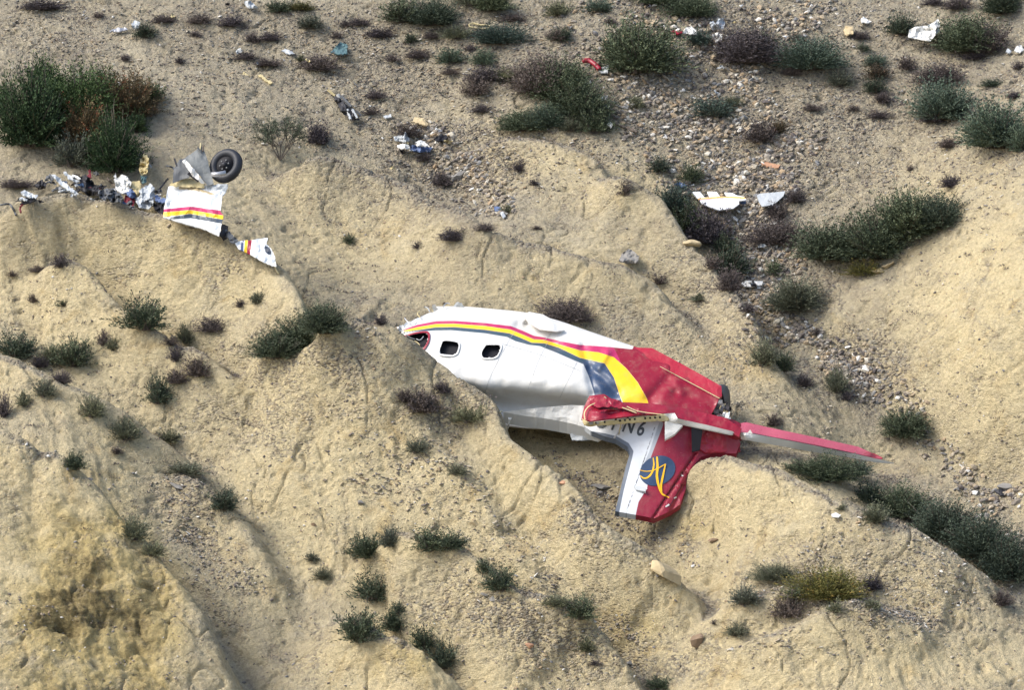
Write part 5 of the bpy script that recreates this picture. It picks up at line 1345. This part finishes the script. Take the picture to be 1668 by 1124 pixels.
def scatter(name, label, cat, polys, cnt, rmin, rmax, pw, seed, mat, flat=.6, dens=None):
    rg = np.random.default_rng(seed); S = []; 
    wts = np.array([c for _, c in polys], float); wts /= wts.sum()
    for (pl, _), k in zip(polys, wts):
        p = np.array(pl, float); x0, y0 = p.min(0); x1, y1 = p.max(0); m = int(cnt*k); got = 0
        while got < m:
            x = rg.uniform(x0, x1, m*3); y = rg.uniform(y0, y1, m*3)
            ok = (sdpoly(x, y, pl) > -25*rg.random(m*3)**3) & (fbm(x/55., y/40., 3, seed) > rg.uniform(-.55, .35, m*3)); S.append(np.stack([x[ok], y[ok]], 1)[:m-got]); got += len(S[-1])
    q = np.concatenate(S); s, t, _ = pix(q[:, 0], q[:, 1], 0.); h = hgt(s, t); s, t, _ = pix(q[:, 0], q[:, 1], h); h = hgt(s, t); n = len(q)
    r = rmin+(rmax-rmin)*rg.random(n)**pw
    v = IV[None]*(1+rg.uniform(-.28, .28, (n, len(IV), 1)))*(r[:, None, None]*np.stack([rg.uniform(.8, 1.5, n), rg.uniform(.7, 1.1, n), rg.uniform(.4, .9, n)*flat/.6], 1)[:, None])
    a = rg.uniform(0, 6.28, n); ca, sa_ = np.cos(a)[:, None], np.sin(a)[:, None]
    x = v[..., 0]*ca-v[..., 1]*sa_; y = v[..., 0]*sa_+v[..., 1]*ca; v = np.stack([x, y, v[..., 2]+.25*x*0], -1)
    tl = rg.normal(0, .35, n)[:, None]; v = np.stack([v[..., 0], v[..., 1], v[..., 2]+tl*v[..., 0]], -1)
    v = v+(wld(s, t, h)+np.array([0, 0, 1])*r[:, None]*.15)[:, None]
    f = (IF[None]+np.arange(n)[:, None, None]*len(IV)).reshape(-1, 3)
    c = v.reshape(-1, 3); o = mesh(name, c, f, mat, attrs={'tint': np.repeat(rg.random(n), len(IV))})
    tag(o, label, cat, kind='stuff'); return o
g = NT('scree_stone', rough=.95, spec=.15)
c = g.ramp(g.attr('tint'), [(0, (.10, .085, .08)), (1, (.62, .60, .56)), (.22, (.17, .15, .13)), (.42, (.27, .225, .165)), (.58, (.20, .20, .20)), (.72, (.36, .29, .20)), (.84, (.32, .235, .15)), (.93, (.45, .41, .33))])
M['scree'] = g.out(g.mix(1.0, c, g.mix(g.noise(30, 4), .75, 1.25), 'MULTIPLY'), g.bump(g.noise(40, 4), .5, .02))
TOP = [(930,0),(1380,0),(1300,60),(1240,140),(1340,240),(1240,300),(1120,240),(1060,150),(980,60)]
GUL = [(1110,290),(1290,280),(1270,370),(1300,430),(1270,480),(1290,520),(1340,560),(1300,560),(1230,520),(1190,450),(1180,380)]
GU2 = [(1330,560),(1360,570),(1420,620),(1440,660),(1400,640),(1370,600)]
HOL = [(640,200),(720,220),(790,290),(840,345),(800,350),(740,320),(680,260)]
scatter('scree', 'tumbled grey, ochre and white stones filling the gully and the upper slope', 'stones',
   [(TOP, 10), (GUL, 12), (GU2, 3.5), ([(1430,640),(1500,680),(1560,760),(1620,820),(1560,790),(1480,710)], 1.2), (HOL, 3), ([(1000,180),(1200,200),(1300,320),(1100,320)], 3.5), ([(1580,830),(1668,800),(1668,880)], 1), ([(900,20),(1000,30),(1100,180),(1000,200)], 2)], 16000, .013, .080, 2.8, 5, M['scree'])
scatter('loose_gravel', 'fine loose gravel strewn thinly over the whole slope', 'gravel',
   [([(0,0),(1668,0),(1668,330),(900,260),(450,240),(0,120)], 12), ([(0,300),(1668,300),(1668,1124),(0,1124)], 7), ([(250,760),(420,950),(330,960)], .6), ([(740,930),(1040,1060),(900,1050)], 2), ([(1300,880),(1620,980),(1400,1000)], 2),
    ([(900,740),(1060,850),(1140,930),(1000,860)], 1.5), ([(560,560),(700,600),(760,700),(560,640)], 1.5)], 26000, .007, .036, 2.8, 9, M['scree'])
scatter('slate_chips', 'flat grey and brown slate chips littering the upper slope', 'stones',
   [([(0,0),(1668,0),(1668,300),(1500,420),(1250,330),(1000,260),(800,330),(560,240),(300,220),(0,110)], 10), ([(520,40),(900,40),(1000,330),(640,300)], 3), ([(480,560),(640,600),(980,1050),(760,960),(560,700)], 2), ([(1300,900),(1600,940),(1500,1060),(1150,1060)], 1.5), ([(240,760),(330,800),(440,960),(330,960)], .5)],
   11000, .012, .05, 2.2, 15, M['scree'], flat=.28)
# countless tiny dry tufts between the shrubs
rg = np.random.default_rng(31); n = 800
x = rg.uniform(0, 1668, n*4); y = rg.uniform(0, 1124, n*4)*rg.random(n*4)**.5
k = (fbm(x/120., y/90., 3, 8) > rg.uniform(-.3, .5, n*4)); x = x[k][:n]; y = y[k][:n]; n = len(x)
s, t, _ = pix(x, y, 0.); h = hgt(s, t); nb_ = 26
c = np.repeat(wld(s, t, h), nb_, 0); sc0 = np.repeat(rg.uniform(.05, .16, n), nb_)[:, None]; rv_ = rg.normal(0, 1, c.shape)*np.array([1, 1, .25]); rv_[:, 2] = np.abs(rv_[:, 2])
p = c+rv_*sc0*.6; o_ = rv_*.6+rg.normal(0, .4, c.shape)+np.array([0, 0, .7]); o_ /= np.linalg.norm(o_, axis=1, keepdims=True)
sd = np.cross(o_, rg.normal(0, 1, c.shape)); sd /= np.linalg.norm(sd, axis=1, keepdims=True); L = .055*rg.uniform(.5, 1.3, (len(c), 1))
V = np.stack([p, p+o_*L*.5+sd*.007, p+o_*L, p+o_*L*.5-sd*.007], 1).reshape(-1, 3)
o = mesh('dry_tufts', V, np.arange(len(V)).reshape(-1, 4), M['P'], attrs={'tint': np.repeat(rg.random(len(c)), 4)})
tag(o, 'tiny dry tufts dotted thinly between the larger shrubs', 'dry grass', kind='stuff')
